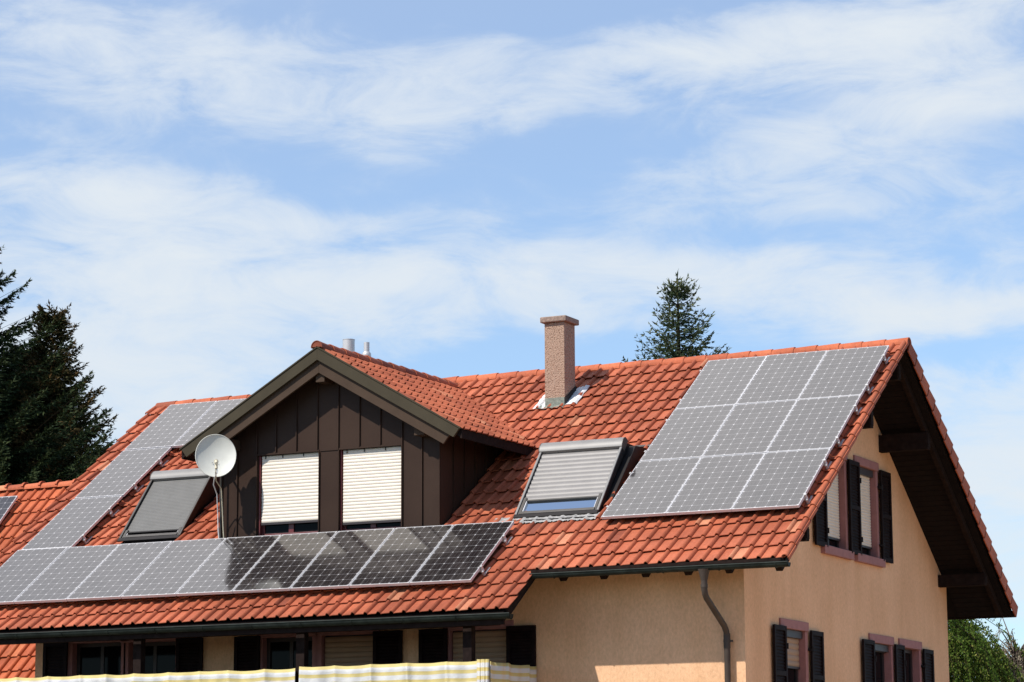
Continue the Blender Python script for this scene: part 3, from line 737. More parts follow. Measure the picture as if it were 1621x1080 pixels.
def skirt(x0, x1, s0, s1, h=.03):
    nx, ns = 10, 8; st = len(mb.v)
    for j in range(ns+1):
        for i in range(nx+1):
            x = x0+(x1-x0)*i/nx; s = s0+(s1-s0)*j/ns
            u = ((x-XL)/TW) % 1.; z = float(np.interp(u, PU, PZ)); mb.v.append(tuple(slope_pt(x+random.gauss(0, .005), s+random.gauss(0, .006), h + z*.8 + random.gauss(0, .003))))
    for j in range(ns):
        for i in range(nx): a = st+j*(nx+1)+i; mb.f.append((a, a+1, a+nx+2, a+nx+1)); mb.r.append(0)
skirt(cx0-.17, cx0+.01, 4.00, 4.52, .036); build(mb, 'lead_skirt', M['leadwhite'], chim, smooth=True, angle=70)
mb = MB(); skirt(cx1+.0, cx1+.21, 4.08, 4.70, .036); build(mb, 'lead_skirt', M['leadwhite'], chim, smooth=True, angle=70)
mb = MB(); skirt(cx0-.12, cx1+.0, 3.98, 4.10, .035); build(mb, 'front_skirt', M['leadgreen'], chim, smooth=True, angle=70)

# flue pipes behind the dormer ridge
mb = MB(); fx, fy = -10.20, 5.50
mb.tube([(-10.29, fy, 2.0), (-10.29, fy, 4.01)], .105, 20); mb.tube([(-10.29, fy, 4.011), (-10.29, fy, 4.02)], [.109, .109], 20); build(mb, 'wide_flue', M['steel'], house, smooth=True, angle=40)
mb = MB(); X = -9.93
mb.tube([(X, fy, 2.2), (X, fy, 3.66)], .062, 16); mb.tube([(X, fy, 3.66), (X, fy, 3.68), (X, fy, 3.74), (X, fy, 3.77)], [.064, .078, .078, .058], 16); mb.tube([(X, fy, 3.76), (X, fy, 3.94)], .050, 16); mb.tube([(X, fy, 3.60), (X, fy, 3.62)], .072, 16)
build(mb, 'narrow_flue', M['steel'], house, smooth=True, angle=40)

# ------------------------------------------------------------------ adjoining house
AZ = 1.66; adj = thing('adjoining_house', 'lower house with bright orange tiled roof joined to the left gable', 'house', (-18.5, 4.6, GROUND))
AQ = math.radians(46); CQ, SQ = math.cos(AQ), math.sin(AQ); ALEN = 5.2
ao = Vector((0, 4.6 - ALEN*CQ, AZ - ALEN*SQ))
def apt(x, s, h=0.): return Vector((x, ao.y + s*CQ - h*SQ, ao.z + s*SQ + h*CQ))
for flip in (0, 1):
    mb = MB(); q = [apt(-24, -.2, -.12), apt(-24, ALEN-.02, -.12), apt(-24, ALEN-.02, -.03), apt(-24, -.2, -.03)]
    if flip: q = [Vector((p.x, 9.2-p.y, p.z)) for p in q]
    mb.prism(q, (24-12.72, 0, 0))
    if not flip: aroof = build(mb, 'roof', M['soffit'], adj, recalc=True)
    else: build(mb, 'rear_slope', M['tile_orange'], aroof, recalc=True)
mb = MB(); fq = ((0, ao.y, ao.z), (1, 0, 0), (0, CQ, SQ), (0, -SQ, CQ)); nr = int(ALEN/TG)
tile_field(mb, *fq, -12.74-54*TW, 54, [ALEN-.02-TG*(k+1) for k in range(nr)][::-1])
build(mb, 'roof_tiles', M['tile_orange'], aroof, rnd=True, smooth=True, angle=35)
mb = MB(); x = -12.75
while x > -24:
    half_round(mb, (x, 4.6, AZ+.0), (x-.40, 4.6, AZ-.008), .10, .092, (0, 0, 1), -5, 185, rv=random.random()); half_round(mb, (x, 4.6, AZ+.0), (x-.05, 4.6, AZ), .125, .118, (0, 0, 1), 20, 160, rv=.5); x -= .37
build(mb, 'ridge_tiles', M['ridge'], aroof, rnd=True, smooth=True, angle=50)
mb = MB(); a = ao.y+.3
mb.box((-23.5, 1.35, GROUND), (-12.71, 7.85, -2.0)); mb.prism([(-23.5, 1.36, -1.99), (-23.5, 7.84, -1.99), (-23.5, 4.6, 1.2)], (10.79, 0, 0))
build(mb, 'wall', M['plaster'], adj)

# ------------------------------------------------------------------ solar panels
PW, PH = .985, 1.655
def panel_proto(w):
    """meshes of one module: local x across, y up the slope, z out of the roof; top face at z=0"""
    g = MB(); e = .012; g.quad((e, e, -.0035), (w-e, e, -.0035), (w-e, PH-e, -.0035), (e, PH-e, -.0035))
    k = .010; mu, mv = k/(w-2*e), k/(PH-2*e)
    uv = [(-mu, -mv), (1+mu, -mv), (1+mu, 1+mv), (-mu, 1+mv)]
    f = MB(); t = .010; d = .042
    f.box((0, 0, -d), (w, t, 0)); f.box((0, PH-t, -d), (w, PH, 0)); f.box((0, t, -d), (t, PH-t, 0)); f.box((w-t, t, -d), (w, PH-t, 0))
    b = MB(); b.box((t, t, -.03), (w-t, PH-t, -.006))
    return g, uv, f, b
def new_panel(w):
    g, uv, f, b = panel_proto(w)
    root = bpy.data.objects.new('solar_panel', None); COL.objects.link(root); root.empty_display_size = .2
    OFF[root.name_full] = np.zeros(3)
    build(g, 'glass_face', M['pv'], root, uv=uv); build(f, 'frame', M['alu'], root, bevel=.0015); build(b, 'back_sheet', M['darkframe'], root)
    return root
proto = new_panel(PW); protoB = new_panel(.962); used = {'a': False, 'b': False}
def put_panel(kind, x, s, label, group, base=None, pitch=PITCH):
    src, key = (proto, 'a') if kind == 'a' else (protoB, 'b')
    if used[key]:
        r = src.copy(); COL.objects.link(r)
        for ch in list(src.children):
            c_ = ch.copy(); COL.objects.link(c_); c_.parent = r
    else: r = src; used[key] = True
    if base is None: r.location = (x, s*CP, s*SP)
    else: r.location = base
    r.rotation_euler = (pitch + random.gauss(0, .0012), random.gauss(0, .0012), 0)
    r['label'] = label; r['category'] = 'solar panel'; r['group'] = group
    return r
rown = ['bottom', 'middle', 'top']; coln = ['right', 'middle', 'left']
for r_ in range(3):
    for c_ in range(3):
        put_panel('a', -(c_+1)*PW - c_*.005 + .0, r_*1.6724, 'grey solar panel, %s row and %s column of the block near the gable' % (rown[r_], coln[c_]), 'solar panels in the block near the gable')
XB, SB = -4.3545, -1.627
ordn = ['rightmost', 'second from the right', 'third from the right', 'fourth from the right', 'middle', 'fourth from the left', 'third from the left', 'second from the left', 'leftmost']
refl = ['black', 'black', 'black', 'black', 'partly reflecting', 'pale', 'pale', 'pale', 'pale']
for k in range(9):
    lab = {0: 'dark solar panel at the right end of the long row above the eave',
           4: 'middle solar panel of the nine in the long row above the eave, dish reflection at its edge'}.get(k, 'solar panel %s in the long row above the eave' % ordn[k])
    if k == 4: lab = 'solar panel in the middle of the long row above the balcony eave'
    if k == 8: lab = 'leftmost solar panel of the long row of nine, cut by the picture edge'
    put_panel('b', XB-(k+1)*.9774+.007, SB, lab, 'solar panels in the long row above the balcony eave')
XC, SC = -13.09, .026
for r_ in range(3):
    lab = ['lowest solar panel of the left column, left of the grey shuttered roof window', 'solar panel halfway up the left column beside the roof edge', 'top solar panel of the left column, just under the ridge'][r_]
    put_panel('b', XC+.008, SC+r_*1.690, lab, 'solar panels in the left column')
put_panel('b', XC+.008+.9774, SC+2*1.690, 'solar panel partly hidden behind the left end of the dormer roof', 'solar panels in the left column')
# one on the neighbouring roof (top right corner seen at the picture edge)
nb = Vector((-17.33, 4.231, 1.494)) - Vector((0, CQ, SQ))*PH
put_panel('b', 0, 0, 'solar panel at the left picture edge on the lower neighbouring roof', 'solar panel on the neighbouring roof', base=nb, pitch=AQ)

# mounting rails with end clamps and roof hooks
def rail(x0, x1, s, label, group='mounting rails under the solar panels', left=False):
    P = lambda x, ss, h: Vector((x, ss*CP - h*SP, ss*SP + h*CP)); n_ = Vector((0, -SP, CP)); s_ = Vector((0, CP, SP))
    root = thing('mounting_rail', label, 'mounting rail', tuple(P((x0+x1)/2, s, -.08)), group)
    m = MB(); m.obox(P(x0-.02, s-.02, -.083), Vector((x1-x0+.05, 0, 0)), s_*.04, n_*.038); build(m, 'rail', M['alu'], root)
    m = MB(); m.obox(P(x1+.002, s-.02, -.045), Vector((.022, 0, 0)), s_*.04, n_*.048); m.obox(P(x1-.012, s-.02, .0025), Vector((.034, 0, 0)), s_*.04, n_*.005)
    build(m, 'end_clamp', M['steel'], root)
    m = MB(); m.obox(P(x1+.01, s-.03, -.125), Vector((.028, 0, 0)), s_*.012, n_*.06); m.obox(P(x1+.01, s-.03, -.135), Vector((.028, 0, 0)), s_*.22, n_*.012); m.tube([P(x1+.024, s-.05, -.07), P(x1+.024, s+.0, -.07)], .012, 8)
    build(m, 'roof_hook', M['steel'], root)
    if left:
        m = MB(); m.obox(P(x0-.024, s-.02, -.045), Vector((.022, 0, 0)), s_*.04, n_*.048); build(m, 'end_clamp', M['steel'], root)
for r_ in range(3):
    for q, w_ in ((.30, 'lower'), (1.30, 'upper')):
        rail(-2.97, 0, r_*1.6724+q, '%s aluminium rail under the %s row of the three by three panel block' % (w_, rown[r_]), left=True)
for q, w_ in ((.36, 'lower'), (1.22, 'upper')):
    rail(-13.14, XB, SB+q, '%s aluminium rail under the long row of panels above the eave' % w_)
for r_ in range(3):
    for q, w_ in ((.36, 'lower'), (1.22, 'upper')):
        rail(XC, XC+.972 if r_ < 2 else XC+1.945, SC+r_*1.69+q, '%s aluminium rail under the %s' % (w_, ['lowest panel of the left column', 'panel halfway up the left column', 'two top panels of the left column'][r_]))
m = MB()

# ------------------------------------------------------------------ satellite dish
dc = Vector((-9.215, -.35, 1.23)); dn = Vector((.56, -.82, .12)).normalized()
dish = thing('satellite_dish', 'round off-white satellite dish with arm and hanging cables beside the dormer', 'satellite dish', (-9.40, .09, .0))
ux = Vector((0, 0, 1)).cross(dn).normalized(); uz = dn.cross(ux).normalized()
mb = MB(); R_, seg, rg = .318, 48, 10; n0 = 0
for side in (0, 1):
    for j in range(rg+1):
        rr = R_*j/rg; dep = -.075*(1-(j/rg)**2) - side*.006
        for k in range(seg):
            t = 2*math.pi*k/seg; mb.v.append(tuple(dc + ux*math.cos(t)*rr*.96 + uz*math.sin(t)*rr*1.04 + dn*dep))
for side in (0, 1):
    b0 = side*(rg+1)*seg
    for j in range(rg):
        for k in range(seg):
            k2 = (k+1) % seg; f = (b0+j*seg+k, b0+(j+1)*seg+k, b0+(j+1)*seg+k2, b0+j*seg+k2); mb.f.append(f if side == 0 else f[::-1]); mb.r.append(0)
for k in range(seg):
    k2 = (k+1) % seg; mb.f.append((rg*seg+k, (2*rg+1)*seg+k, (2*rg+1)*seg+k2, rg*seg+k2)); mb.r.append(0)
build(mb, 'reflector', M['dish'], dish, smooth=True, angle=60)
mb = MB(); mb.tube([dc + ux*math.cos(2*math.pi*k/48)*R_*.96 + uz*math.sin(2*math.pi*k/48)*R_*1.04 for k in range(49)], .006, 6, cap=False); build(mb, 'rim', M['dish'], dish, smooth=True, angle=60)
mb = MB(); 
for a, b in ((-.05, -.10), (.03, -.10), (-.05, -.22), (-.015, -.10)):
    p = dc + ux*a + uz*b - dn*.055; mb.tube([p, p+dn*.012], .006, 6)
build(mb, 'bolts', M['skyframe'], dish)
# feed arm and LNB
mb = MB(); arm0 = dc - uz*.33 - dn*.02; arm1 = dc - uz*.20 + dn*.34
mb.tube([arm0 - dn*.06, arm0, arm0*.35+arm1*.65, arm1], .013, 8); build(mb, 'feed_arm', M['dish'], dish, smooth=True)
mb = MB(); lnb = arm1; mb.tube([lnb + dn*.05 + uz*-.02, lnb, lnb - dn*.06 + uz*.035], [.022, .028, .028], 12); mb.tube([lnb - dn*.06 + uz*.035, lnb - dn*.085 + uz*.045], [.034, .034], 12); mb.tube([lnb, lnb - uz*.09 + dn*.01], .022, 10); build(mb, 'receiver', M['beige'], dish, smooth=True, angle=50)
mb = MB(); bx = dc - dn*.15; mb.tube([Vector((-9.40, .09, -.05)), Vector((-9.40, .09, 1.12)), Vector((-9.38, .02, 1.19)), bx], .017, 10); mb.obox(bx - ux*.06 - uz*.09 - dn*.02, ux*.12, uz*.18, dn*.05)
build(mb, 'mast', M['skyframe'], dish, smooth=True, angle=50)
mb = MB()
mb.tube([lnb - uz*.09, lnb - uz*.13, arm0 + dn*.16 - uz*.05, arm0 - uz*.06 + ux*.01, Vector((-9.27, -.10, .75)), Vector((-9.31, .0, .45)), Vector((-9.335, .07, .15)), Vector((-9.335, .10, -.05))], .0085, 6)
build(mb, 'cable', M['beige'], dish, smooth=True)
mb = MB(); mb.tube([lnb - uz*.09 + ux*.01, lnb - uz*.15 + ux*.015, arm0 + dn*.12 - uz*.04 - ux*.02, arm0 - uz*.12 - ux*.03, Vector((-9.36, -.08, .68)), Vector((-9.41, .03, .4)), Vector((-9.425, .07, .15)), Vector((-9.42, .10, -.05))], .0085, 6)
build(mb, 'cable', M['white'], dish, smooth=True)

# ------------------------------------------------------------------ striped balcony cloth
def cloth(pts, z_top, z_bot, label, nu, sag, seed, side=False):
    """pts: polyline in plan along which the cloth hangs"""
    rn = random.Random(seed); pl = [Vector((p[0], p[1], 0)) for p in pts]
    ds = [0]; [ds.append(ds[-1] + (b-a).length) for a, b in zip(pl[:-1], pl[1:])]; tot = ds[-1]
    ties = [0.]
    while ties[-1] < tot-.3: ties.append(min(tot, ties[-1] + rn.uniform(.48, .62)))
    ties[-1] = tot
    ph = [rn.uniform(0, 6) for _ in range(4)]; sg = [rn.uniform(.3, 1.)*sag for _ in ties]
    nv = 10; V = []; UV = []
    for j in range(nv+1):
        for i in range(nu+1):
            d = tot*i/nu; k = max(a for a in range(len(ds)-1) if ds[a] <= d+1e-9) if d < tot else len(ds)-2
            f = (d-ds[k])/max(1e-6, ds[k+1]-ds[k]); p = pl[k].lerp(pl[k+1], f); dr = (pl[k+1]-pl[k]).normalized(); nr = Vector((dr.y, -dr.x, 0))
            t = max(a for a in range(len(ties)) if ties[a] <= d+1e-9); t = min(t, len(ties)-2); q = (d-ties[t])/(ties[t+1]-ties[t])
            top = z_top - sg[t]*4*q*(1-q)
            vv = j/nv
            fold = .018*math.sin(d*9+ph[0]+vv*1.3) + .012*math.sin(d*23+ph[1]+vv*2) + .02*math.exp(-((q-.02)/.06)**2)*(1-vv*.5) + .012*math.sin(d*4+ph[2])*vv
            z = top + (z_bot-z_top)*vv; pp = p + nr*fold
            V.append((pp.x, pp.y, z)); UV.append((d, (z_top-z)-sg[t]*4*q*(1-q)*(1-vv)*.9 + .0))
    m_ = MB(); m_.v = V; uv = []
    for j in range(nv):
        for i in range(nu):
            a = j*(nu+1)+i; f = (a, a+nu+1, a+nu+2, a+1); m_.f.append(f); m_.r.append(0); uv += [UV[x] for x in f]
    o = build(m_, 'balcony_screen', M['fabric'], None, smooth=True, angle=0, uv=uv)
    md = o.modifiers.new('solid', 'SOLIDIFY'); md.thickness = .003
    return tag(o, label, 'privacy screen', 'striped cloth screens on the balcony railing')
cloth([(-13.45, -1.63), (-7.00, -1.63)], -2.09, -2.95, 'yellow and white striped cloth on the railing left of the middle balcony post', 300, .022, 3)
cloth([(-6.93, -1.64), (-4.02, -1.64)], -2.07, -2.95, 'striped cloth on the railing between the middle and right balcony posts', 200, .02, 5)
cloth([(-3.93, -1.60), (-3.93, -.10)], -2.08, -2.95, 'striped cloth on the short side railing beside the plastered wall', 120, .02, 8)
# bunched corner piece
mb = MB(); uv = []
prof = [(-4.10, -1.66), (-4.07, -1.70), (-4.03, -1.665), (-4.0, -1.70), (-3.965, -1.66), (-3.94, -1.69), (-3.92, -1.63)]
for a in range(len(prof)-1):
    p, q = prof[a], prof[a+1]; mb.quad((p[0], p[1], -2.95), (q[0], q[1], -2.95), (q[0], q[1], -2.055), (p[0], p[1], -2.055)); uv += [(a*.1, .9), (a*.1+.1, .9), (a*.1+.1, .0), (a*.1, .0)]
o = build(mb, 'balcony_screen', M['fabric'], None, smooth=True, angle=0, uv=uv); md = o.modifiers.new('s', 'SOLIDIFY'); md.thickness = .004
tag(o, 'bunched strip of striped cloth knotted at the right corner of the balcony', 'privacy screen', 'striped cloth screens on the balcony railing')

# ------------------------------------------------------------------ trees
def conifer(name, label, base, height, vis, slope, top_sharp, mt, seed, density=1., leader=0., upturn=.35, group=None, wid=1., gap=1.):
    """whorled branches, each with side twigs carrying many needle sprays (one small triangle each)"""
    rn = np.random.default_rng(seed); root = thing(name, label, 'tree', base, group)
    bx, by, bz = base; H = height
    t = MB(); t.tube([(bx, by, bz), (bx+.05, by, bz+H*.5), (bx, by, bz+H*.9), (bx, by, bz+H)], [H*.018, H*.011, H*.003, .008], 8)
    TP, TD, TL, TR = [], [], [], []
    z = leader
    while z < vis:
        Lb = top_sharp + slope*z; nb_ = int(rn.integers(5, 8)) + (2 if z > 2 else 0); a0 = rn.uniform(0, 6.28)
        for b in range(nb_):
            az = a0 + b*6.283/nb_ + rn.normal(0, .2); LL = Lb*rn.uniform(.62, 1.16)
            dirh = np.array([math.cos(az), math.sin(az), 0.]); p0 = np.array([bx, by, bz+H-z + rn.normal(0, .06)])
            rise0 = (-.10 - .16*min(1, z/4)) if z > .8 else .25
            nst = max(5, int(LL/.085)); q = np.linspace(0, 1, nst+1)[:, None]; sway = rn.normal(0, .08)
            lat0 = np.array([-dirh[1], dirh[0], 0.])
            pts = p0 + dirh*LL*q + np.array([0, 0, 1.])*LL*(rise0*q + upturn*q**2.3) + lat0*LL*sway*q**2
            t.tube([tuple(pts[0]), tuple(pts[len(pts)//2]), tuple(pts[-1])], [.012+.006*LL, .008, .003], 4, cap=False)
            br = rn.uniform(0, 1); dr = np.diff(pts, axis=0); dr /= np.linalg.norm(dr, axis=1)[:, None]; qq = q[1:, 0]
            sl = (.13 + .36*min(LL, 2.2)*(1-qq)**.75*np.minimum(1, qq*3+.25))
            for sgn in (-1, 1):
                td = dr*.62 + lat0*sgn*.75 + np.array([0, 0, -.20]) + rn.normal(0, .13, dr.shape); td /= np.linalg.norm(td, axis=1)[:, None]
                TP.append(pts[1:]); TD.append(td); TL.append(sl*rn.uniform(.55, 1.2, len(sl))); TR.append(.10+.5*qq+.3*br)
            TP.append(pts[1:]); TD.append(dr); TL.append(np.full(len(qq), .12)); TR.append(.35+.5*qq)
        z += gap * (.13 + .03*z if z < 4 else .25) * rn.uniform(.85, 1.15)
    if leader:
        k = 14; d = rn.normal(0, .4, (k, 3)); d[:, 2] = np.abs(d[:, 2])+.5; d /= np.linalg.norm(d, axis=1)[:, None]
        TP.append(np.stack([np.full(k, bx), np.full(k, by), bz+H-rn.uniform(0, leader, k)], 1)); TD.append(d); TL.append(np.full(k, .06)); TR.append(np.full(k, .4))
    TP, TD, TL, TR = map(np.concatenate, (TP, TD, TL, TR))
    cnt = np.maximum(2, (TL/.05*density).astype(int)); idx = np.repeat(np.arange(len(TL)), cnt); n = len(idx)
    f = rn.uniform(0, 1, n); P = TP[idx] + TD[idx]*(TL[idx]*f)[:, None]; P[:, 2] -= .05*f*TL[idx]
    d = TD[idx] + rn.normal(0, .42, (n, 3)); d /= np.linalg.norm(d, axis=1)[:, None]
    sd = np.cross(d, rn.normal(size=(n, 3))); sd /= np.linalg.norm(sd, axis=1)[:, None]+1e-9
    w = rn.uniform(.012, .027, n)[:, None]*wid; ln = rn.uniform(.06, .13, n)[:, None]*wid
    V = np.stack([P-sd*w, P+sd*w, P+d*ln+sd*w*.3], 1).reshape(-1, 3)
    build(t, 'trunk', M['twig'], root)
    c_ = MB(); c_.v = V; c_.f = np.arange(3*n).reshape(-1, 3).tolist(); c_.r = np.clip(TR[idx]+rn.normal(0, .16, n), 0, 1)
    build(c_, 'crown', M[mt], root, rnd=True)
    return root
# conifers left of the house
conifer('spruce_tree', 'tall dark green spruce cut off by the left picture edge', (-30.6, 19, GROUND), 18.0, 12.5, .60, .2, 'spruce', 3, 1.8, upturn=.5, wid=1.15, gap=.62)
conifer('spruce_tree', 'brownish green spruce with upswept tips just left of the house roof', (-28.1, 21, GROUND), 14.4, 8.0, .385, .32, 'spruce_b', 5, 1.7, upturn=.45, wid=1.1, gap=.75)
conifer('spruce_tree', 'dark bushy spruce between the two taller ones above the orange roof', (-31.2, 24, GROUND), 14.1, 8.0, .62, .4, 'spruce', 9, 1.8, upturn=.42, wid=1.2, gap=.7)
# tree behind the ridge
conifer('fir_tree', 'slim fir whose bare pointed tip rises behind the main ridge', (-10.16, 20, GROUND), 13.66, 4.6, .455, .03, 'fir', 21, 1.15, leader=.36, upturn=.62)

def weeping(name, label, base, height, radius, mt, seed, n_str=160, leafs=60, center=None, strand=2.6, cat='tree', leaf_s=.05):
    rn = np.random.default_rng(seed); root = thing(name, label, cat, base); bx, by, bz = base
    t = MB(); V = []; F = []; R = []
    topz = bz+height
    t.tube([(bx, by, bz), (bx+.1, by, bz+height*.4), (bx-.05, by, bz+height*.75), (bx, by, topz-.3)], [.22, .16, .08, .02], 8)
    for i in range(n_str):
        az = rn.uniform(0, 6.283); rr = radius*math.sqrt(rn.uniform(.02, 1)); zt = topz - .25 - .9*(rr/radius)**2*radius*.7 + rn.normal(0, .25)
        st = np.array([bx, by, min(zt-.2, topz-.4) - .5*rr]); en = np.array([bx+math.cos(az)*rr, by+math.sin(az)*rr, zt])
        mid = (st+en)/2 + np.array([0, 0, .25*rr]); ln = strand*rn.uniform(.45, 1.1)
        path = [st, mid, en]; P = en.copy(); dr = np.array([math.cos(az)*.5, math.sin(az)*.5, .1]); pts = [P.copy()]
        stepn = 9
        for k in range(stepn):
            dr = dr*.72 + np.array([0, 0, -.28]) + rn.normal(0, .05, 3); dr /= np.linalg.norm(dr); P = P + dr*ln/stepn; pts.append(P.copy())
        t.tube([tuple(x) for x in path], [.03, .018, .008], 4, cap=False); t.tube([tuple(x) for x in pts[::3]], [.007]*len(pts[::3]), 3, cap=False)
        lum = rn.uniform(-.2, .2)
        pa = np.array(pts); q = rn.uniform(0, stepn-.01, leafs); a = q.astype(int); fr_ = (q-a)[:, None]; p = pa[a]*(1-fr_) + pa[a+1]*fr_ + rn.normal(0, .032, (leafs, 3))
        d = rn.normal(0, .6, (leafs, 3)) + np.array([0, 0, -.7]); d /= np.linalg.norm(d, axis=1)[:, None]; sd = np.cross(d, rn.normal(size=(leafs, 3))); sd /= np.linalg.norm(sd, axis=1)[:, None]; L_ = (leaf_s*rn.uniform(.7, 1.5, leafs))[:, None]
        V.append(np.stack([p, p + d*L_*.5 + sd*L_*.32, p + d*L_, p + d*L_*.5 - sd*L_*.32], 1).reshape(-1, 3)); R.append(np.clip(.5+lum+rn.normal(0, .2, leafs), 0, 1))
    build(t, 'trunk', M['twig'] if mt == 'willow' else M['bark'], root); c_ = MB(); c_.v = np.concatenate(V); c_.f = np.arange(len(c_.v)).reshape(-1, 4).tolist(); c_.r = np.concatenate(R)
    build(c_, 'crown', M[mt], root, rnd=True); return root
weeping('birch_tree', 'weeping green birch seen below the gable overhang at the right', (-4.35, 17, GROUND), 6.35, 1.75, 'willow', 4, 400, 250, strand=2.7, leaf_s=.046)
weeping('shrub', 'pale thinly leaved shrub at the lower right beyond the house', (-2.55, 19.5, GROUND), 5.3, 1.25, 'blossom', 14, 240, 26, strand=.75, cat='shrub', leaf_s=.036)

# ------------------------------------------------------------------ ground
mb = MB(); mb.quad((-900, -900, GROUND), (900, -900, GROUND), (900, 900, GROUND), (-900, 900, GROUND)); structure(build(mb, 'ground', M['grass']))
mb = MB(); mb.box((-.5, -12, GROUND+.004), (16, 16, GROUND+.05)); structure(build(mb, 'bounce_pavement', M['bounce_paving']))  # unseen slab, laid on the gable side only to reflect warm light

# ------------------------------------------------------------------ sky, sun, camera
world = bpy.data.worlds.new('World'); scn.world = world; world.use_nodes = True; nt = world.node_tree
bg = nt.nodes['Background']; bg.inputs[1].default_value = .1
sunL = Vector((.55, 1, -1.32)).normalized()
sk = N(nt, 'ShaderNodeTexSky', sky_type='NISHITA'); sk.sun_disc = False
sk.sun_elevation = math.asin(-sunL.z); sk.sun_rotation = math.atan2(-sunL.x, -sunL.y); sk.altitude = 200; sk.air_density = 1.0; sk.dust_density = .2; sk.ozone_density = 3.
tc = N(nt, 'ShaderNodeTexCoord'); sep = N(nt, 'ShaderNodeSeparateXYZ'); L(nt, tc.outputs['Generated'], sep.inputs[0])
RAD = 57.29578
az = math_n(nt, 'MULTIPLY', math_n(nt, 'ARCTAN2', sep.outputs[0], sep.outputs[1]), RAD)
el = math_n(nt, 'MULTIPLY', math_n(nt, 'ARCSINE', sep.outputs[2]), RAD)
# clouds live in directions (azimuth, elevation); warped by noise so that edges fray
cv = N(nt, 'ShaderNodeCombineXYZ'); L(nt, math_n(nt, 'MULTIPLY', az, .16), cv.inputs[0]); L(nt, math_n(nt, 'MULTIPLY', el, .42), cv.inputs[1])
w1 = noise(nt, 1., 5, cv.outputs[0], .5, 0.); w2 = noise(nt, 2.1, 11, cv.outputs[0], .64, .5)
wsep = N(nt, 'ShaderNodeSeparateColor'); L(nt, w1.outputs['Color'], wsep.inputs[0])
az2 = math_n(nt, 'MULTIPLY_ADD', math_n(nt, 'SUBTRACT', wsep.outputs[0], .5), 5., az)
el2 = math_n(nt, 'MULTIPLY_ADD', math_n(nt, 'SUBTRACT', wsep.outputs[1], .5), 3.0, el)
def px2a(x, y): return (-26.487 + math.degrees(math.atan((x-810.5)/4194)), 10.025 + math.degrees(math.atan((540-y)/4194)))
blobs = [ # x, y, half-width, half-height, amount, slant (picture units of the photograph)
 (120, 110, 260, 90, .55, .1), (420, 150, 230, 75, .6, .2), (700, 100, 150, 70, .75, -.1), (760, 190, 120, 30, .3, 0), (1000, 110, 170, 45, .62, -.15), (1230, 110, 260, 62, .8, -.15), (1520, 60, 200, 110, .8, 0),
 (1560, 190, 240, 60, .55, 0), (1350, 235, 300, 35, .5, -.1), (60, 225, 90, 22, .45, 0), (170, 335, 240, 48, 1.1, .05), (60, 430, 240, 60, .55, 0),
 (470, 455, 300, 50, .85, 0), (820, 450, 320, 50, .7, 0), (1130, 320, 330, 60, .22, 0), (620, 345, 240, 34, .15, 0), (1300, 485, 330, 34, .8, .03), (1560, 490, 260, 34, .7, 0), (1150, 345, 260, 40, .16, 0), (1480, 330, 260, 50, .28, 0),
 (300, 580, 320, 100, .75, 0), (560, 345, 200, 30, .22, 0), (1600, 790, 240, 230, 1.2, 0), (30, 620, 240, 160, .7, 0), (1180, 290, 300, 24, .2, 0), (300, 290, 200, 20, .2, .1), (560, 262, 300, 30, -.15, .06), (980, 250, 130, 26, -.25, -.1), (990, 0, 330, 26, -.9, 0), (760, 565, 150, 40, -.55, 0), (1530, 545, 130, 50, -.5, 0), (780, 310, 260, 24, -.12, 0)]
tot = None
for (x, y, hx, hy, am, sl) in blobs:
    a0, e0 = px2a(x, y); sx_, sy_ = hx*.01366, hy*.01366
    da = math_n(nt, 'SUBTRACT', az2, a0)
    de = math_n(nt, 'SUBTRACT', math_n(nt, 'MULTIPLY_ADD', da, sl, el2), e0)
    q = math_n(nt, 'ADD', math_n(nt, 'POWER', math_n(nt, 'ABSOLUTE', math_n(nt, 'DIVIDE', da, sx_)), 2.), math_n(nt, 'POWER', math_n(nt, 'ABSOLUTE', math_n(nt, 'DIVIDE', de, sy_)), 2.))
    g = math_n(nt, 'MULTIPLY', math_n(nt, 'EXPONENT', math_n(nt, 'MULTIPLY', q, -.8)), am)
    tot = g if tot is None else math_n(nt, 'ADD', tot, g)
# rest of the sky: broad banks of thin cloud
sc3 = N(nt, 'ShaderNodeVectorMath', operation='SCALE'); L(nt, tc.outputs['Generated'], sc3.inputs[0]); sc3.inputs['Scale'].default_value = 1.
mp = N(nt, 'ShaderNodeMapping'); mp.inputs['Scale'].default_value = (1, 1, 2.4); L(nt, sc3.outputs[0], mp.inputs[0])
g1 = noise(nt, 2.2, 7, mp.outputs[0], .6, .5)
glob = math_n(nt, 'MULTIPLY', math_n(nt, 'SUBTRACT', g1.outputs[0], .42), 3.4, clamp=True)
# outside the part of sky above the house the broad clouds take over
dd = math_n(nt, 'MAXIMUM', math_n(nt, 'SUBTRACT', math_n(nt, 'ABSOLUTE', math_n(nt, 'SUBTRACT', az, -26.5)), 13.), math_n(nt, 'SUBTRACT', math_n(nt, 'ABSOLUTE', math_n(nt, 'SUBTRACT', el, 8.)), 11.))
away = math_n(nt, 'DIVIDE', dd, 6., clamp=True)
det = math_n(nt, 'MULTIPLY_ADD', math_n(nt, 'SUBTRACT', w2.outputs[0], .5), 2.1, 1.)
loc = math_n(nt, 'MULTIPLY', tot, det)
loc = math_n(nt, 'ADD', loc, math_n(nt, 'MULTIPLY', math_n(nt, 'SUBTRACT', w2.outputs[0], .5), 1.25))
dens = math_n(nt, 'ADD', math_n(nt, 'MULTIPLY', loc, math_n(nt, 'SUBTRACT', 1., away)), math_n(nt, 'MULTIPLY', math_n(nt, 'MULTIPLY', glob, .35), away))
dens = math_n(nt, 'SMOOTH_MAX', dens, .19, .3)
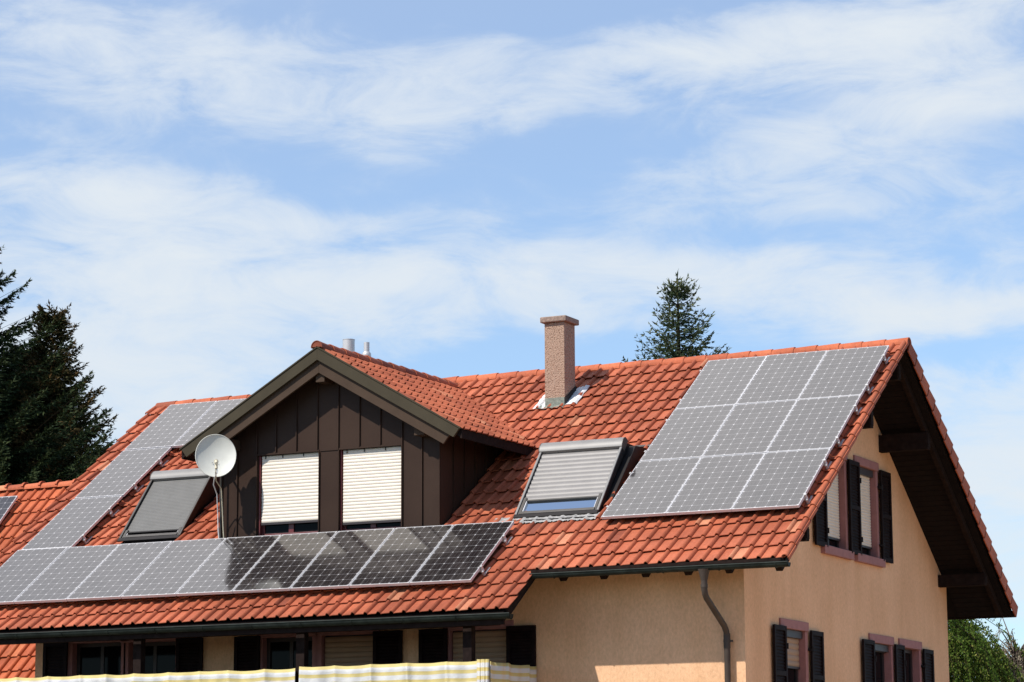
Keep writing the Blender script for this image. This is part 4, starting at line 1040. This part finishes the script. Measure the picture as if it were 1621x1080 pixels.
dens = math_n(nt, 'SUBTRACT', 1., math_n(nt, 'EXPONENT', math_n(nt, 'MULTIPLY', math_n(nt, 'MAXIMUM', dens, 0.), -1.45)))
tint = N(nt, 'ShaderNodeMix', data_type='RGBA', blend_type='MULTIPLY'); tint.inputs[0].default_value = 1.; L(nt, sk.outputs[0], tint.inputs[6]); tint.inputs[7].default_value = (1.04, 1.32, 1.54, 1)
cm = mix(nt, dens, tint.outputs[2], (7.25, 7.75, 8.15))
# bright cloud bank added high up, out of frame, to brighten the panel reflections
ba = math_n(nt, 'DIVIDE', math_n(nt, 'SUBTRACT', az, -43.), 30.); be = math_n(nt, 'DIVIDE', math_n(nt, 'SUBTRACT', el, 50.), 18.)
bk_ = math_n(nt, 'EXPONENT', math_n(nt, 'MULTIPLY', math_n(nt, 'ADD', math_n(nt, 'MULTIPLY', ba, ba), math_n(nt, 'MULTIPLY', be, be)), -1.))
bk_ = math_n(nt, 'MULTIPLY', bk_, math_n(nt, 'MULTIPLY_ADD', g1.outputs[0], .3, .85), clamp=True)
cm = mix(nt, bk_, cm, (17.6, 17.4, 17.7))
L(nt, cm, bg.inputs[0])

sl_ = bpy.data.lights.new('sun', 'SUN'); sl_.energy = 5.; sl_.angle = math.radians(.53); sl_.color = (1., .95, .87)
so = bpy.data.objects.new('sun', sl_); COL.objects.link(so); so.rotation_euler = sunL.to_track_quat('-Z', 'Y').to_euler(); so.location = (-20, -30, 40)

cam = bpy.data.cameras.new('camera'); co_ = bpy.data.objects.new('camera', cam); COL.objects.link(co_); scn.camera = co_
r_ = Vector((0.8946208587674072, 0.4467971005721255, -0.005086253887580761)); u_ = Vector((0.08225869676497592, -0.15349654893972522, 0.9847194099184408)); f_ = Vector((-0.43918905480987874, 0.8813689127623782, 0.17407416164172324))
Mx = Matrix(((r_.x, u_.x, -f_.x, 12.5807), (r_.y, u_.y, -f_.y, -34.0041), (r_.z, u_.z, -f_.z, -4.0729), (0, 0, 0, 1))); co_.matrix_world = Mx
cam.sensor_width = 36; cam.lens = 4193.93/1621*36; cam.clip_end = 3000; cam.clip_start = .1
scn.view_settings.view_transform = 'Standard'; scn.view_settings.look = 'None'; scn.view_settings.exposure = .12; scn.view_settings.gamma = 1
scn.cycles.max_bounces = 8; scn.cycles.use_denoising = True
